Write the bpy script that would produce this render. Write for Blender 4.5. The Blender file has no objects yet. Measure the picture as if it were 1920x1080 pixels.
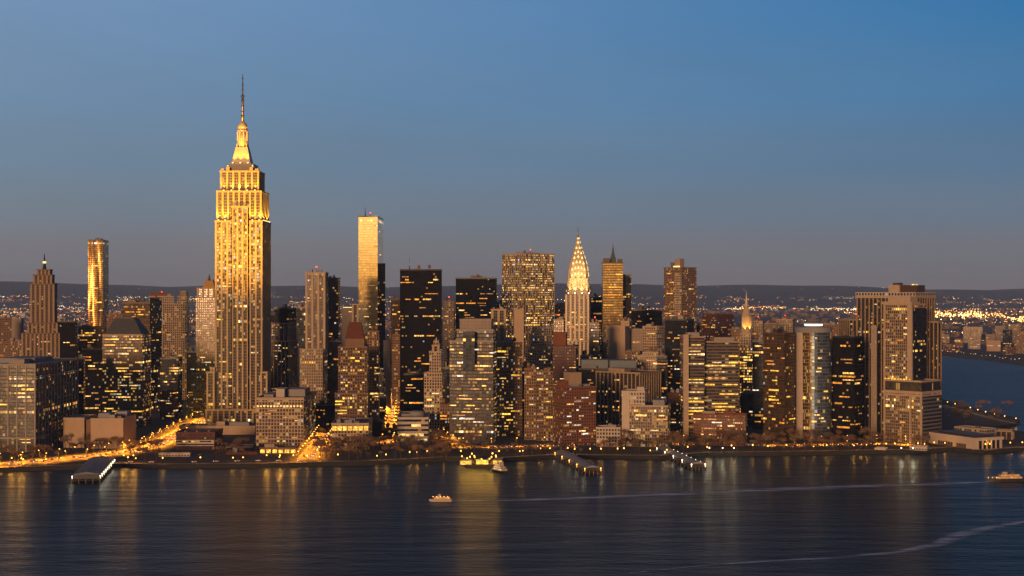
import bpy, math, random
from mathutils import Vector

R = math.radians
scene = bpy.context.scene
COL = scene.collection

# ------------------------------------------------------------------ camera, sky, sun, exposure
F, HC, YH = 2637.0, 172.0, 548.0          # focal length in photo pixels, eye height, horizon row
GZ = 4.0                                  # street level above the water
cam = bpy.data.cameras.new('camera'); cam_o = bpy.data.objects.new('camera', cam); COL.objects.link(cam_o)
cam.lens = 36 * F / 1920; cam.sensor_width = 36; cam.shift_y = (YH - 540) / 1920
cam.clip_start = 1; cam.clip_end = 80000
cam_o.location = (0, 0, HC); cam_o.rotation_euler = (R(90), 0, 0)
scene.camera = cam_o

SUN_AZ, SUN_EL = 200.0, 5.0               # compass degrees clockwise from +Y: behind the camera, a little to its left
sd = Vector((math.sin(R(SUN_AZ)) * math.cos(R(SUN_EL)), math.cos(R(SUN_AZ)) * math.cos(R(SUN_EL)), math.sin(R(SUN_EL))))
world = bpy.data.worlds.new('World'); scene.world = world; world.use_nodes = True
wn, wl = world.node_tree.nodes, world.node_tree.links
wn.clear()
w_out = wn.new('ShaderNodeOutputWorld'); w_bg = wn.new('ShaderNodeBackground')
w_sky = wn.new('ShaderNodeTexSky'); w_sky.sky_type = 'NISHITA'; w_sky.sun_disc = False
w_sky.sun_elevation = R(1.2); w_sky.sun_rotation = R(SUN_AZ); w_sky.air_density = 1.0; w_sky.dust_density = 1.5; w_sky.ozone_density = 3.0
w_geo = wn.new('ShaderNodeTexCoord'); w_sep = wn.new('ShaderNodeSeparateXYZ'); wl.new(w_geo.outputs['Generated'], w_sep.inputs[0])

def wmath(op, a, b=None, clamp=False):
    n = wn.new('ShaderNodeMath'); n.operation = op; n.use_clamp = clamp
    for i, v in enumerate((a, b)):
        if v is None: continue
        if isinstance(v, (int, float)): n.inputs[i].default_value = v
        else: wl.new(v, n.inputs[i])
    return n.outputs[0]
def wmix(f, a, b, mode='MIX'):
    n = wn.new('ShaderNodeMix'); n.data_type = 'RGBA'; n.blend_type = mode; n.clamp_result = False
    for k, v in ((0, f), (6, a), (7, b)):
        if isinstance(v, (int, float)): n.inputs[k].default_value = v
        elif isinstance(v, tuple): n.inputs[k].default_value = (*v, 1)
        else: wl.new(v, n.inputs[k])
    return n.outputs[2]
def wramp(f, stops):
    n = wn.new('ShaderNodeValToRGB'); wl.new(f, n.inputs[0]); e = n.color_ramp.elements
    n.color_ramp.interpolation = 'EASE'
    while len(e) < len(stops): e.new(0.5)
    for k, (p, c) in enumerate(stops): e[k].position = p; e[k].color = (*c, 1)
    return n.outputs[0]
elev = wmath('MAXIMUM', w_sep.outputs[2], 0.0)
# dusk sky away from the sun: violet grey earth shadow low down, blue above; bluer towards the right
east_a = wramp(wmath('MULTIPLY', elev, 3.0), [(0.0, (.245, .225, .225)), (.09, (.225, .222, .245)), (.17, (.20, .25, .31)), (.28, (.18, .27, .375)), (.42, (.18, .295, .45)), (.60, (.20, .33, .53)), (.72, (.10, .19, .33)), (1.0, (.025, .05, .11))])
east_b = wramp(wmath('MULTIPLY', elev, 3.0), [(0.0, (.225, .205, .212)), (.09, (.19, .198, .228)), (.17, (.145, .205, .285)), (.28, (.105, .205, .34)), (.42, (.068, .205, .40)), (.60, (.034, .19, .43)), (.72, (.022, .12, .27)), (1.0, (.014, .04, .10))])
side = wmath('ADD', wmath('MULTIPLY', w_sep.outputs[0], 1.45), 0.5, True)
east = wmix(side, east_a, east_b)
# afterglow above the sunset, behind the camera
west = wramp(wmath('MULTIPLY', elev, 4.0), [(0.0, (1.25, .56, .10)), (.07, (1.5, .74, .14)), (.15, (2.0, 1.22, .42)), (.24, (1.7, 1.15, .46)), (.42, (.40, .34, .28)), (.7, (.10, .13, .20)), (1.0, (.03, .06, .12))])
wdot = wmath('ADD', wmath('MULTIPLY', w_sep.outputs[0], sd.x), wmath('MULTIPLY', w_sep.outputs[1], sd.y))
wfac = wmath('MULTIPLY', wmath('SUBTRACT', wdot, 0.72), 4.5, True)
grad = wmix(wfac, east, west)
nish = wmix(1.0, w_sky.outputs[0], (.10, .10, .10), 'MULTIPLY')
tot = wmix(0.10, grad, nish)
w_mp = wn.new('ShaderNodeMapping'); w_mp.inputs['Scale'].default_value = (2.2, 2.2, 9.0); wl.new(w_geo.outputs['Generated'], w_mp.inputs[0])
w_no = wn.new('ShaderNodeTexNoise'); w_no.inputs['Scale'].default_value = 2.0; w_no.inputs['Detail'].default_value = 4.0; wl.new(w_mp.outputs[0], w_no.inputs['Vector'])
w_k = wmath('ADD', wmath('MULTIPLY', w_no.outputs[0], .16), .92)          # thin uneven veil
w_c = wn.new('ShaderNodeCombineXYZ'); [wl.new(w_k, w_c.inputs[i]) for i in range(3)]
tot = wmix(1.0, tot, w_c.outputs[0], 'MULTIPLY')
low = wmath('MULTIPLY', w_sep.outputs[2], -120.0, True)      # nothing bright under the horizon
tot = wmix(low, tot, (.03, .03, .035))
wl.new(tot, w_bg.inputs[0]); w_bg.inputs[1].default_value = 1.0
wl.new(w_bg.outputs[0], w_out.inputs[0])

sun = bpy.data.lights.new('sunset_light', 'SUN'); sun_o = bpy.data.objects.new('sunset_light', sun); COL.objects.link(sun_o)
sun.energy = 4.15; sun.color = (1.0, .52, .235); sun.angle = R(10)
sun_o.rotation_euler = sd.to_track_quat('Z', 'Y').to_euler()

vs = scene.view_settings; vs.view_transform = 'Standard'; vs.look = 'None'; vs.exposure = 0; vs.gamma = 1; vs.use_curve_mapping = False
scene.cycles.volume_bounces = 0; scene.cycles.max_bounces = 6; scene.cycles.diffuse_bounces = 2; scene.cycles.glossy_bounces = 3
scene.cycles.transparent_max_bounces = 6; scene.cycles.sample_clamp_indirect = 3.0; scene.cycles.sample_clamp_direct = 0
scene.cycles.use_denoising = True

# ------------------------------------------------------------------ helpers
def at(px, D): return (px - 960.0) / F * D
def zof(y, D): return HC - (y - YH) * D / F
def dof(y, z=GZ): return F * (HC - z) / (y - YH)
def gp(px, y, z=GZ):
    D = dof(y, z); return Vector((at(px, D), D, z))

class M:
    """collects faces of ONE mesh"""
    def __init__(s): s.v = []; s.f = []; s.m = []; s.uv = []; s.smooth = []
    def face(s, pts, mat=0, uv=None, smooth=False):
        i = len(s.v); s.v += [tuple(p) for p in pts]; s.f.append(tuple(range(i, i + len(pts)))); s.m.append(mat)
        s.uv.append(uv or [(0.0, 0.0)] * len(pts)); s.smooth.append(smooth)
    def box(s, x0, x1, y0, y1, z0, z1, mat=0):
        s.prism([(x0, y0), (x1, y0), (x1, y1), (x0, y1)], z0, z1, mat, mat, bottom=True)
    def prism(s, poly, z0, z1, mat=0, cap=1, bay=3.0, fl=3.7, top=None, bottom=False, emats=None, voff=0):
        n = len(poly); top = top or poly; nf = max(1, round((z1 - z0) / fl)); u = 0
        for i in range(n):
            a, b = poly[i], poly[(i + 1) % n]; ta, tb = top[i], top[(i + 1) % n]
            L = math.hypot(b[0] - a[0], b[1] - a[1]); nb = max(1, round(L / bay))
            m = emats[i] if emats else mat
            s.face([(a[0], a[1], z0), (b[0], b[1], z0), (tb[0], tb[1], z1), (ta[0], ta[1], z1)], m, [(u, voff), (u + nb, voff), (u + nb, voff + nf), (u, voff + nf)])
            u += nb
        s.face([(p[0], p[1], z1) for p in top], cap)
        if bottom: s.face([(p[0], p[1], z0) for p in reversed(poly)], cap)
    def lathe(s, cx, cy, prof, n=12, mat=0, smooth=True, sq=False):
        rings = []
        for r, z in prof:
            rings.append([(cx + r * math.cos(2 * math.pi * (k + .5) / n), cy + r * math.sin(2 * math.pi * (k + .5) / n), z) for k in range(n)])
        for a, b in zip(rings, rings[1:]):
            for k in range(n):
                s.face([a[k], a[(k + 1) % n], b[(k + 1) % n], b[k]], mat, smooth=smooth)
        s.face(list(reversed(rings[0])), mat); s.face(rings[-1], mat)
    def tube(s, p, q, r0, r1, n=6, mat=0):
        p, q = Vector(p), Vector(q); d = (q - p).normalized(); x = d.orthogonal().normalized(); y = d.cross(x)
        a = [p + (x * math.cos(2 * math.pi * k / n) + y * math.sin(2 * math.pi * k / n)) * r0 for k in range(n)]
        b = [q + (x * math.cos(2 * math.pi * k / n) + y * math.sin(2 * math.pi * k / n)) * r1 for k in range(n)]
        for k in range(n): s.face([a[k], a[(k + 1) % n], b[(k + 1) % n], b[k]], mat)
        s.face(list(reversed(a)), mat); s.face(b, mat)
    def build(s, name, mats, parent=None, off=(0, 0, 0), weld=True):
        idx, vv, ff = {}, [], []
        for f in s.f:
            g = []
            for k in f:
                p = s.v[k]; key = (round(p[0], 3), round(p[1], 3), round(p[2], 3))
                if key not in idx: idx[key] = len(vv); vv.append((p[0] - off[0], p[1] - off[1], p[2] - off[2]))
                g.append(idx[key])
            ff.append(g)
        keep = [i for i, g in enumerate(ff) if len(set(g)) >= 3]
        me = bpy.data.meshes.new(name)
        me.from_pydata(vv, [], [list(dict.fromkeys(ff[i])) if len(set(ff[i])) < len(ff[i]) else ff[i] for i in keep])
        ul = me.uv_layers.new(name='UVMap'); uvs = []
        for i in keep:
            g = ff[i]
            if len(set(g)) < len(g):
                seen = set()
                for k, q in zip(g, s.uv[i]):
                    if k not in seen: seen.add(k); uvs += [q[0], q[1]]
            else:
                for q in s.uv[i]: uvs += [q[0], q[1]]
        ul.data.foreach_set('uv', uvs)
        me.polygons.foreach_set('material_index', [s.m[i] for i in keep]); me.polygons.foreach_set('use_smooth', [s.smooth[i] for i in keep])
        for m in (mats if isinstance(mats, (list, tuple)) else [mats]): me.materials.append(m)
        me.update()
        o = bpy.data.objects.new(name, me); COL.objects.link(o)
        if parent: o.parent = parent
        return o

def tag(o, label=None, cat=None, group=None, kind=None):
    for k, v in (('label', label), ('category', cat), ('group', group), ('kind', kind)):
        if v: o[k] = v
    return o
def empty(name, loc, label, cat, group=None, rz=0):
    o = bpy.data.objects.new(name, None); COL.objects.link(o); o.location = loc; o.rotation_euler = (0, 0, rz); o.empty_display_size = .1
    return tag(o, label, cat, group)
KIDS = {}
def copy_thing(o, parent=None):
    c = o.copy(); COL.objects.link(c)
    if parent is not None: c.parent = parent
    for ch in list(o.children): copy_thing(ch, c)
    return c

# ------------------------------------------------------------------ materials
class N:
    def __init__(s, name):
        s.m = bpy.data.materials.new(name); s.m.use_nodes = True; s.t = s.m.node_tree; s.t.nodes.clear()
        s.out = s.t.nodes.new('ShaderNodeOutputMaterial')
    def new(s, k, **kw):
        n = s.t.nodes.new(k)
        for a, b in kw.items(): setattr(n, a, b)
        return n
    def put(s, v, sock):
        if isinstance(v, (int, float)):
            sock.default_value = v
        elif isinstance(v, tuple):
            sock.default_value = (*v, 1) if len(sock.default_value) == 4 and len(v) == 3 else v
        else: s.t.links.new(v, sock)
    def math(s, op, a, b=None, c=None, clamp=False):
        n = s.new('ShaderNodeMath', operation=op, use_clamp=clamp)
        for i, v in enumerate((a, b, c)):
            if v is not None: s.put(v, n.inputs[i])
        return n.outputs[0]
    def mix(s, f, a, b, mode='MIX'):
        n = s.new('ShaderNodeMix', data_type='RGBA', blend_type=mode)
        s.put(f, n.inputs[0]); s.put(a, n.inputs[6]); s.put(b, n.inputs[7]); return n.outputs[2]
    def noise(s, vec, scale, detail=2.0, rough=.5):
        n = s.new('ShaderNodeTexNoise'); s.put(scale, n.inputs['Scale']); n.inputs['Detail'].default_value = detail; n.inputs['Roughness'].default_value = rough
        if vec is not None: s.put(vec, n.inputs['Vector'])
        return n.outputs[0]
    def white(s, vec):
        n = s.new('ShaderNodeTexWhiteNoise', noise_dimensions='3D'); s.put(vec, n.inputs['Vector']); return n.outputs['Value'], n.outputs['Color']
    def comb(s, x, y, z=0.0):
        n = s.new('ShaderNodeCombineXYZ')
        for i, v in enumerate((x, y, z)): s.put(v, n.inputs[i])
        return n.outputs[0]
    def sep(s, v):
        n = s.new('ShaderNodeSeparateXYZ'); s.put(v, n.inputs[0]); return n.outputs
    def scale(s, v, k):
        n = s.new('ShaderNodeVectorMath', operation='MULTIPLY'); s.put(v, n.inputs[0]); n.inputs[1].default_value = k; return n.outputs[0]
    def pos(s): return s.new('ShaderNodeNewGeometry').outputs['Position']
    def obj(s): return s.new('ShaderNodeTexCoord').outputs['Object']
    def bsdf(s, **kw):
        n = s.new('ShaderNodeBsdfPrincipled')
        for k, v in kw.items(): s.put(v, n.inputs[k.replace('_', ' ')])
        s.t.links.new(n.outputs[0], s.out.inputs['Surface']); return n
    def done(s, sampled=False):
        if not sampled:
            try: s.m.cycles.emission_sampling = 'NONE'
            except Exception: pass
        return s.m

ALB = .64
def plain(name, col, rough=.8, var=.25, scale=.25, metal=0.0):
    n = N(name); f = n.noise(n.obj(), scale, 4.0)
    g = n.math('ADD', n.math('MULTIPLY', f, 2 * var), 1 - var)
    c = n.mix(1.0, tuple(ALB * q for q in col), n.comb(g, g, g), 'MULTIPLY')
    n.bsdf(Base_Color=c, Roughness=rough, Metallic=metal); return n.done()
def glow(name, col, st, var=0.0, scale=.4):
    n = N(name)
    if var:
        f = n.noise(n.pos(), scale, 1.0); cell = n.new('ShaderNodeVectorMath', operation='SNAP'); n.put(n.pos(), cell.inputs[0]); cell.inputs[1].default_value = (1.6, 1.6, 1.3)
        wv_, wc_ = n.white(cell.outputs[0])
        k = n.math('MULTIPLY', n.math('ADD', n.math('MULTIPLY', n.math('POWER', wv_, 1.6), var * 1.7), 1 - var), n.math('MULTIPLY', n.math('ADD', n.math('MULTIPLY', f, 1.6), .2), st * 1.2))
    else: k = st
    n.bsdf(Base_Color=(.05, .04, .03), Roughness=.4, Emission_Color=col, Emission_Strength=k); return n.done()

def facade(name, wall, glass=(.02, .022, .028), wu=.6, wv=.55, lit=.10, row=.04, st=1.2, gr=.12, gm=0.0, wr=.85, grad=None, wob=.012, c0=(1, .36, .03), c1=(1, .64, .18), warp=0.0, gv=1.1, spec=.5, sx=.22, sy=.35, tri=False):
    """wall with a grid of windows; UV counts bays across and floors up"""
    n = N(name); uv = n.new('ShaderNodeUVMap').outputs[0]; X, Y, _ = n.sep(uv)
    iu, iv, fu, fv = n.math('FLOOR', X), n.math('FLOOR', Y), n.math('FRACT', X), n.math('FRACT', Y)
    mask = n.math('MULTIPLY', n.math('LESS_THAN', n.math('ABSOLUTE', n.math('SUBTRACT', fu, .5)), wu / 2), n.math('LESS_THAN', n.math('ABSOLUTE', n.math('SUBTRACT', fv, .5)), wv / 2))
    rnd = n.math('MULTIPLY', n.new('ShaderNodeObjectInfo').outputs['Random'], 977.0)
    val, colr = n.white(n.comb(iu, iv, rnd)); cr, cg, cb = n.sep(colr)
    rv, _c = n.white(n.comb(iv, rnd, 3.3)); 
    cl = n.noise(n.comb(n.math('ADD', n.math('MULTIPLY', iu, sx), rnd), n.math('MULTIPLY', iv, sy), 0.0), 1.0, 1.0)
    p = n.math('MULTIPLY', n.math('MULTIPLY', n.math('SUBTRACT', cl, .38), 6.0, clamp=False), lit)
    p = n.math('MAXIMUM', p, lit * .25)
    p = n.math('ADD', p, n.math('MULTIPLY', n.math('GREATER_THAN', rv, 1 - row), n.math('MULTIPLY', n.math('GREATER_THAN', cl, .47), .75)))
    if grad:
        mr = n.new('ShaderNodeMapRange'); n.put(iv, mr.inputs[0])
        for k, q in enumerate(grad): mr.inputs[k + 1].default_value = q
        p = n.math('ADD', n.math('MULTIPLY', p, 1.0), mr.outputs[0])
    on = n.math('MULTIPLY', n.math('LESS_THAN', val, p), mask)
    es = n.math('MULTIPLY', on, n.math('MULTIPLY', n.math('ADD', n.math('MULTIPLY', n.math('POWER', cr, 3.0), 2.6), .26), st * 1.25))
    ec = n.mix(cg, c0, c1)
    ec = n.mix(n.math('GREATER_THAN', cb, .86), ec, (1.0, .72, .42)); ec = n.mix(n.math('GREATER_THAN', cb, .965), ec, (.80, .88, 1.0))
    big = n.noise(n.obj(), .035, 4.0); fine = n.noise(n.scale(n.obj(), (1, 1, .15)), .5, 3.0)
    k = n.math('ADD', n.math('ADD', n.math('MULTIPLY', big, .5), n.math('MULTIPLY', fine, .35)), .58)
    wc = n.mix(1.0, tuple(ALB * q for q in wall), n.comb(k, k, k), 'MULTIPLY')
    gk = n.math('ADD', n.math('MULTIPLY', cb, gv), 1 - gv / 2)
    gc = n.mix(1.0, glass, n.comb(gk, gk, gk), 'MULTIPLY')
    base = n.mix(mask, wc, gc)
    b = n.bsdf(Base_Color=base, Roughness=n.math('ADD', n.math('MULTIPLY', mask, gr - wr), wr), Metallic=n.math('MULTIPLY', mask, gm), Specular_IOR_Level=spec, Emission_Color=ec, Emission_Strength=es)
    # every pane hangs slightly out of plane
    geo = n.new('ShaderNodeNewGeometry').outputs['Normal']
    sub = n.new('ShaderNodeVectorMath', operation='SUBTRACT'); n.put(colr, sub.inputs[0]); sub.inputs[1].default_value = (.5, .5, .5)
    sc = n.new('ShaderNodeVectorMath', operation='SCALE'); n.put(sub.outputs[0], sc.inputs[0]); n.put(n.math('MULTIPLY', mask, wob), sc.inputs['Scale'])
    if warp:
        t = n.new('ShaderNodeTexNoise'); t.inputs['Scale'].default_value = 1.0; t.inputs['Detail'].default_value = 2.0; n.put(n.scale(n.obj(), warp[1]), t.inputs['Vector'])
        s2 = n.new('ShaderNodeVectorMath', operation='SUBTRACT'); n.put(t.outputs['Color'], s2.inputs[0]); s2.inputs[1].default_value = (.5, .5, .5)
        s3 = n.new('ShaderNodeVectorMath', operation='MULTIPLY_ADD'); n.put(s2.outputs[0], s3.inputs[0]); s3.inputs[1].default_value = (warp[0], warp[0], warp[2] if len(warp) > 2 else warp[0]); n.put(geo, s3.inputs[2]); geo = s3.outputs[0]
    ad = n.new('ShaderNodeVectorMath', operation='ADD'); n.put(geo, ad.inputs[0]); n.put(sc.outputs[0], ad.inputs[1])
    no = n.new('ShaderNodeVectorMath', operation='NORMALIZE'); n.put(ad.outputs[0], no.inputs[0]); n.put(no.outputs[0], b.inputs['Normal'])
    return n.done()

MAT = {}
MAT['roof'] = plain('roof_gravel', (.10, .10, .11), .9, .35, .12)
MAT['roof_pale'] = plain('roof_membrane', (.26, .27, .30), .8, .3, .1)
MAT['metal'] = plain('painted_metal', (.16, .16, .17), .5, .2)
MAT['steel'] = plain('stainless_steel', (.42, .38, .32), .35, .15, .3, .8)
MAT['darkmetal'] = plain('dark_metal', (.035, .035, .04), .5, .2)
MAT['concrete'] = plain('concrete', (.33, .29, .25), .85, .25)
MAT['beige_stone'] = plain('beige_stone', (.46, .36, .26), .85, .2)
MAT['tan_stone'] = plain('tan_stone', (.36, .27, .18), .85, .2)
MAT['brown_stone'] = plain('brown_stone', (.22, .13, .075), .85, .25)
MAT['red_brick'] = plain('red_brick', (.20, .068, .028), .9, .25)
MAT['maroon'] = plain('maroon_roof', (.12, .028, .014), .85, .2)
MAT['white_stone'] = plain('white_stone', (.55, .47, .40), .85, .15)
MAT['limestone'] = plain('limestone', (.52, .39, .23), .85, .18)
MAT['bronze'] = plain('bronze_panel', (.10, .06, .03), .45, .2, .25, .3)
MAT['mast'] = plain('mast_cladding', (.72, .60, .42), .55, .15, .3, .15)
MAT['crownmetal'] = plain('crown_cladding', (.62, .52, .36), .5, .12, .3, .1)
MAT['copper'] = plain('green_copper', (.05, .075, .065), .7, .3)
MAT['goldleaf'] = plain('gilded_roof', (.45, .26, .06), .5, .25, .3, .35)
MAT['slate'] = plain('slate_roof', (.045, .05, .06), .6, .25)
MAT['blueroof'] = plain('blue_metal_roof', (.12, .17, .22), .45, .2)
MAT['black'] = plain('black_panel', (.010, .010, .012), .35, .2)
MAT['lit_amber'] = glow('amber_lit_window', (1, .33, .025), .95, .7, .08)
MAT['lit_warm'] = glow('warm_lit_window', (1, .54, .12), 1.4, .7, .08)
MAT['lit_dim'] = glow('dim_lit_window', (1, .42, .10), .45, .7, .08)
MAT['lit_white'] = glow('white_lit_window', (1, .86, .66), 1.2, .7, .08)
MAT['lit_pale'] = glow('pale_lit_window', (1, .66, .28), 1.1, .7, .08)
MAT['lit_gold'] = glow('golden_lit_window', (1, .50, .05), 1.5, .6, .08)
MAT['lamp_sodium'] = glow('sodium_lamp', (1, .42, .06), 8)
MAT['lamp_white'] = glow('white_lamp', (1, .80, .52), 8)
MAT['lamp_dim'] = glow('dim_lamp', (1, .62, .28), 2.2)
MAT['lamp_cool'] = glow('cool_lamp', (.85, .92, 1), 10)
MAT['lamp_red'] = glow('red_beacon', (1, .05, .03), 6)
MAT['crown_glow'] = glow('crown_light', (1, .66, .22), 2.0)

# style: wall material, recess material, trim, roof, bay, floor, rib (spacing, width, depth)
ST = {}
def style(k, wall, trim, roof='roof', bay=3.0, fl=3.8, rib=None, pier=None, litm=('lit_warm', 'lit_amber', 'lit_pale', 'lit_dim'), **kw):
    ST[k] = dict(mat=facade(k + '_facade', wall, **kw), trim=MAT[trim], roof=MAT[roof], bay=bay, fl=fl, rib=rib, pier=MAT[pier] if pier else None, litm=litm)
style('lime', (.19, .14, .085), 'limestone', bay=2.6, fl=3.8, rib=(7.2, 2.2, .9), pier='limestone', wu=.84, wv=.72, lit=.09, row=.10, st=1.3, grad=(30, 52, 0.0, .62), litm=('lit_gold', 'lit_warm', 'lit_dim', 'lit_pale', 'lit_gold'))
style('brown', (.25, .15, .085), 'brown_stone', bay=2.8, fl=3.5, wu=0.54, wv=0.62, lit=0.21, row=.01, st=1.4)
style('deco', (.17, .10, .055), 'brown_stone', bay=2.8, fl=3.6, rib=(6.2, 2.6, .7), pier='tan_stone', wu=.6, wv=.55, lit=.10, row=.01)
style('tan', (.36, .27, .18), 'tan_stone', bay=3.0, fl=3.6, wu=0.57, wv=0.62, lit=0.18, row=.02)
style('beige', (.46, .36, .26), 'beige_stone', bay=3.0, fl=3.7, wu=0.57, wv=0.67, lit=0.16, row=.02)
style('beigeblank', (.46, .34, .23), 'beige_stone', 'roof_pale', bay=6, fl=5, wu=.0, wv=.0, lit=0.0, row=0)
style('paleblank', (.30, .25, .21), 'concrete', bay=4, fl=4, wu=.12, wv=.3, lit=.02, row=0)
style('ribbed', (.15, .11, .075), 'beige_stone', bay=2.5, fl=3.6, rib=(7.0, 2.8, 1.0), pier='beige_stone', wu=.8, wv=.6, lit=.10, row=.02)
style('finned', (.12, .085, .055), 'beige_stone', bay=2.4, fl=3.7, rib=(5.0, .9, .5), pier='beige_stone', wu=.86, wv=.6, glass=(.05, .042, .035), lit=.42, row=.14, grad=(24, 44, -.15, .22), st=.9, litm=('lit_gold', 'lit_warm', 'lit_dim', 'lit_pale', 'lit_gold'))
style('redbrick', (.20, .075, .032), 'red_brick', bay=2.9, fl=3.3, wu=0.52, wv=0.57, lit=0.21, row=.01, litm=('lit_warm', 'lit_pale', 'lit_white', 'lit_dim'))
style('darkred', (.085, .028, .018), 'maroon', bay=3.0, fl=3.5, wu=.55, wv=.45, lit=.13, row=.02)
style('black', (.012, .011, .012), 'black', bay=2.4, fl=3.9, wu=.85, wv=.5, glass=(.008, .008, .010), gr=.15, spec=.06, lit=.035, row=.05, st=1.3, litm=('lit_amber', 'lit_amber', 'lit_warm', 'lit_dim', 'lit_dim'))
style('darkglass', (.022, .022, .026), 'darkmetal', bay=2.6, fl=3.8, wu=.86, wv=.6, glass=(.012, .015, .022), gr=.1, spec=.16, lit=.07, row=.05, st=1.1, litm=('lit_amber', 'lit_warm', 'lit_dim', 'lit_white'))
style('blueglass', (.07, .075, .08), 'steel', bay=2.6, fl=3.8, wu=.9, wv=.8, glass=(.04, .05, .065), gm=.2, gr=.2, lit=.06, row=.03, st=1.2)
style('greyglass', (.085, .075, .065), 'concrete', bay=2.6, fl=3.7, wu=.84, wv=.62, glass=(.05, .05, .055), gm=.3, gr=.16, lit=.14, row=.08, st=1.1, litm=('lit_warm', 'lit_gold', 'lit_dim', 'lit_white'))
style('bronze', (.055, .032, .018), 'bronze', bay=2.4, fl=3.7, wu=.86, wv=.66, glass=(.09, .055, .025), gm=.55, gr=.2, lit=.10, row=.08, st=1.2, litm=('lit_amber', 'lit_gold'))
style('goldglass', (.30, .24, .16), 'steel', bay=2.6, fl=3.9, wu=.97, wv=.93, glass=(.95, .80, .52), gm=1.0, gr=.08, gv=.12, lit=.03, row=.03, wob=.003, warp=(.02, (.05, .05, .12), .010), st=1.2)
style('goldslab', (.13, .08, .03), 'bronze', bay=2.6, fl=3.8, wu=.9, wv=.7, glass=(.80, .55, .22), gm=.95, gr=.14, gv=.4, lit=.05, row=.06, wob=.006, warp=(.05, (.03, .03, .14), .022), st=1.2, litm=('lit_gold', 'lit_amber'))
style('wavy', (.06, .045, .03), 'darkmetal', bay=2.2, fl=3.6, wu=.92, wv=.78, glass=(.24, .15, .05), gm=.9, gr=.2, gv=.5, lit=.05, row=.02, wob=.01, warp=(.55, (.20, .20, .012), .10), st=1.0, litm=('lit_gold',))
style('banded', (.15, .115, .08), 'tan_stone', bay=4.0, fl=3.6, wu=1.0, wv=.52, glass=(.03, .03, .034), gr=.15, lit=.13, row=.10, st=1.0, sx=.5, litm=('lit_gold', 'lit_warm', 'lit_dim', 'lit_pale', 'lit_gold'))
style('grid', (.45, .34, .24), 'beige_stone', bay=3.2, fl=3.6, wu=.70, wv=.72, glass=(.045, .04, .04), lit=.22, row=.03, st=1.1, rib=None)
style('gridtower', (.31, .235, .165), 'beige_stone', bay=2.5, fl=3.5, wu=.68, wv=.72, glass=(.05, .04, .035), lit=.30, row=.03, st=.95)
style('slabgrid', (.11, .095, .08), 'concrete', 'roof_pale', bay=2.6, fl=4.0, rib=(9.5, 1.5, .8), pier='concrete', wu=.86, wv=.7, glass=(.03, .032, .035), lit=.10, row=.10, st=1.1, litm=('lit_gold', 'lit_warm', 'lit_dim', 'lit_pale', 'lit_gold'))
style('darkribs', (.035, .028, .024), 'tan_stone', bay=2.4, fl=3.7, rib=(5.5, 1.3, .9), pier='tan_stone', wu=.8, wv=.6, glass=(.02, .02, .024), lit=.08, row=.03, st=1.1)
style('pyramidtower', (.15, .105, .06), 'tan_stone', bay=2.4, fl=3.6, wu=.8, wv=.6, glass=(.07, .06, .05), lit=.24, row=.12, grad=(24, 46, 0, .35), st=1.2, litm=('lit_gold', 'lit_warm', 'lit_dim', 'lit_pale', 'lit_gold'))
style('goldlit', (.30, .20, .09), 'tan_stone', bay=2.4, fl=3.6, wu=.7, wv=.62, glass=(.06, .05, .04), lit=.55, row=.3, st=1.4, litm=('lit_gold',))
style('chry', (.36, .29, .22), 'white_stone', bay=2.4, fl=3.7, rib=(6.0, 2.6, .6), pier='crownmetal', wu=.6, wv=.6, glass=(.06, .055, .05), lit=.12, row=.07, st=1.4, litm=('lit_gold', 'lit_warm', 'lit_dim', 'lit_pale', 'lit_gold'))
style('brownglow', (.19, .11, .055), 'brown_stone', bay=2.7, fl=3.5, wu=0.62, wv=0.62, lit=0.31, row=.03, st=1.1, litm=('lit_gold', 'lit_warm', 'lit_dim', 'lit_pale', 'lit_gold'))
style('whiteblock', (.52, .46, .40), 'white_stone', 'roof_pale', bay=3.2, fl=4.2, wu=.62, wv=.6, glass=(.03, .03, .035), lit=.10, row=.0, st=1.2)
style('strips', (.50, .46, .44), 'white_stone', 'roof_pale', bay=4.0, fl=5.2, wu=1.0, wv=.45, glass=(.02, .02, .025), lit=.12, row=.2, st=1.0)

# ------------------------------------------------------------------ building kit
def solve(xl, xc, xr, D, ratio=.85, depth=None, side=None, theta=None):
    """plan of a box whose nearest corner shows at pixel xc and whose ends show at xl and xr"""
    if side is None: side = 'R' if (xc - xl) >= (xr - xc) else 'L'
    sg = 1 if side == 'R' else -1
    C = Vector((at(xc, D), D)); xf, xs = (xl, xr) if side == 'R' else (xr, xl)
    def ext(dv, px):                      # distance along dv from C until pixel px
        k = (px - 960) / F; den = dv.x - k * dv.y
        return None if abs(den) < 1e-6 else (k * C.y - C.x) / den
    def ends(th):
        u = Vector((-sg * math.cos(th), -sg * math.sin(th))); v = Vector((-math.sin(th), math.cos(th)))
        return u, v, ext(u, xf), ext(v, xs)
    dflt = lambda w: depth or max(16, min(60, w * ratio))
    if theta is not None:
        th = R(theta); u, v, w, d = ends(th)
        if abs(xs - xc) < .6 or d is None or d < 4 or d > 150: d = dflt(w)
    elif abs(xs - xc) < .6:
        th = math.atan2(-C.x, C.y); u, v, w, d = ends(th); d = dflt(w)
    else:
        best = None
        for k in range(-140, 141):
            q = R(k * .5); u, v, w, d = ends(q)
            if w is None or d is None or w <= 0 or d <= 0: continue
            c = abs(math.log(d / dflt(w))) + abs(k) / 100
            if best is None or c < best[0]: best = (c, u, v, w, d, q)
        _, u, v, w, d, th = best
    solve.theta = math.degrees(th)
    A = C + u * w; B = C + v * d; E = A + v * d
    p = [A, C, B, E] if side == 'R' else [C, A, E, B]
    return [(q.x, q.y) for q in p]
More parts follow.
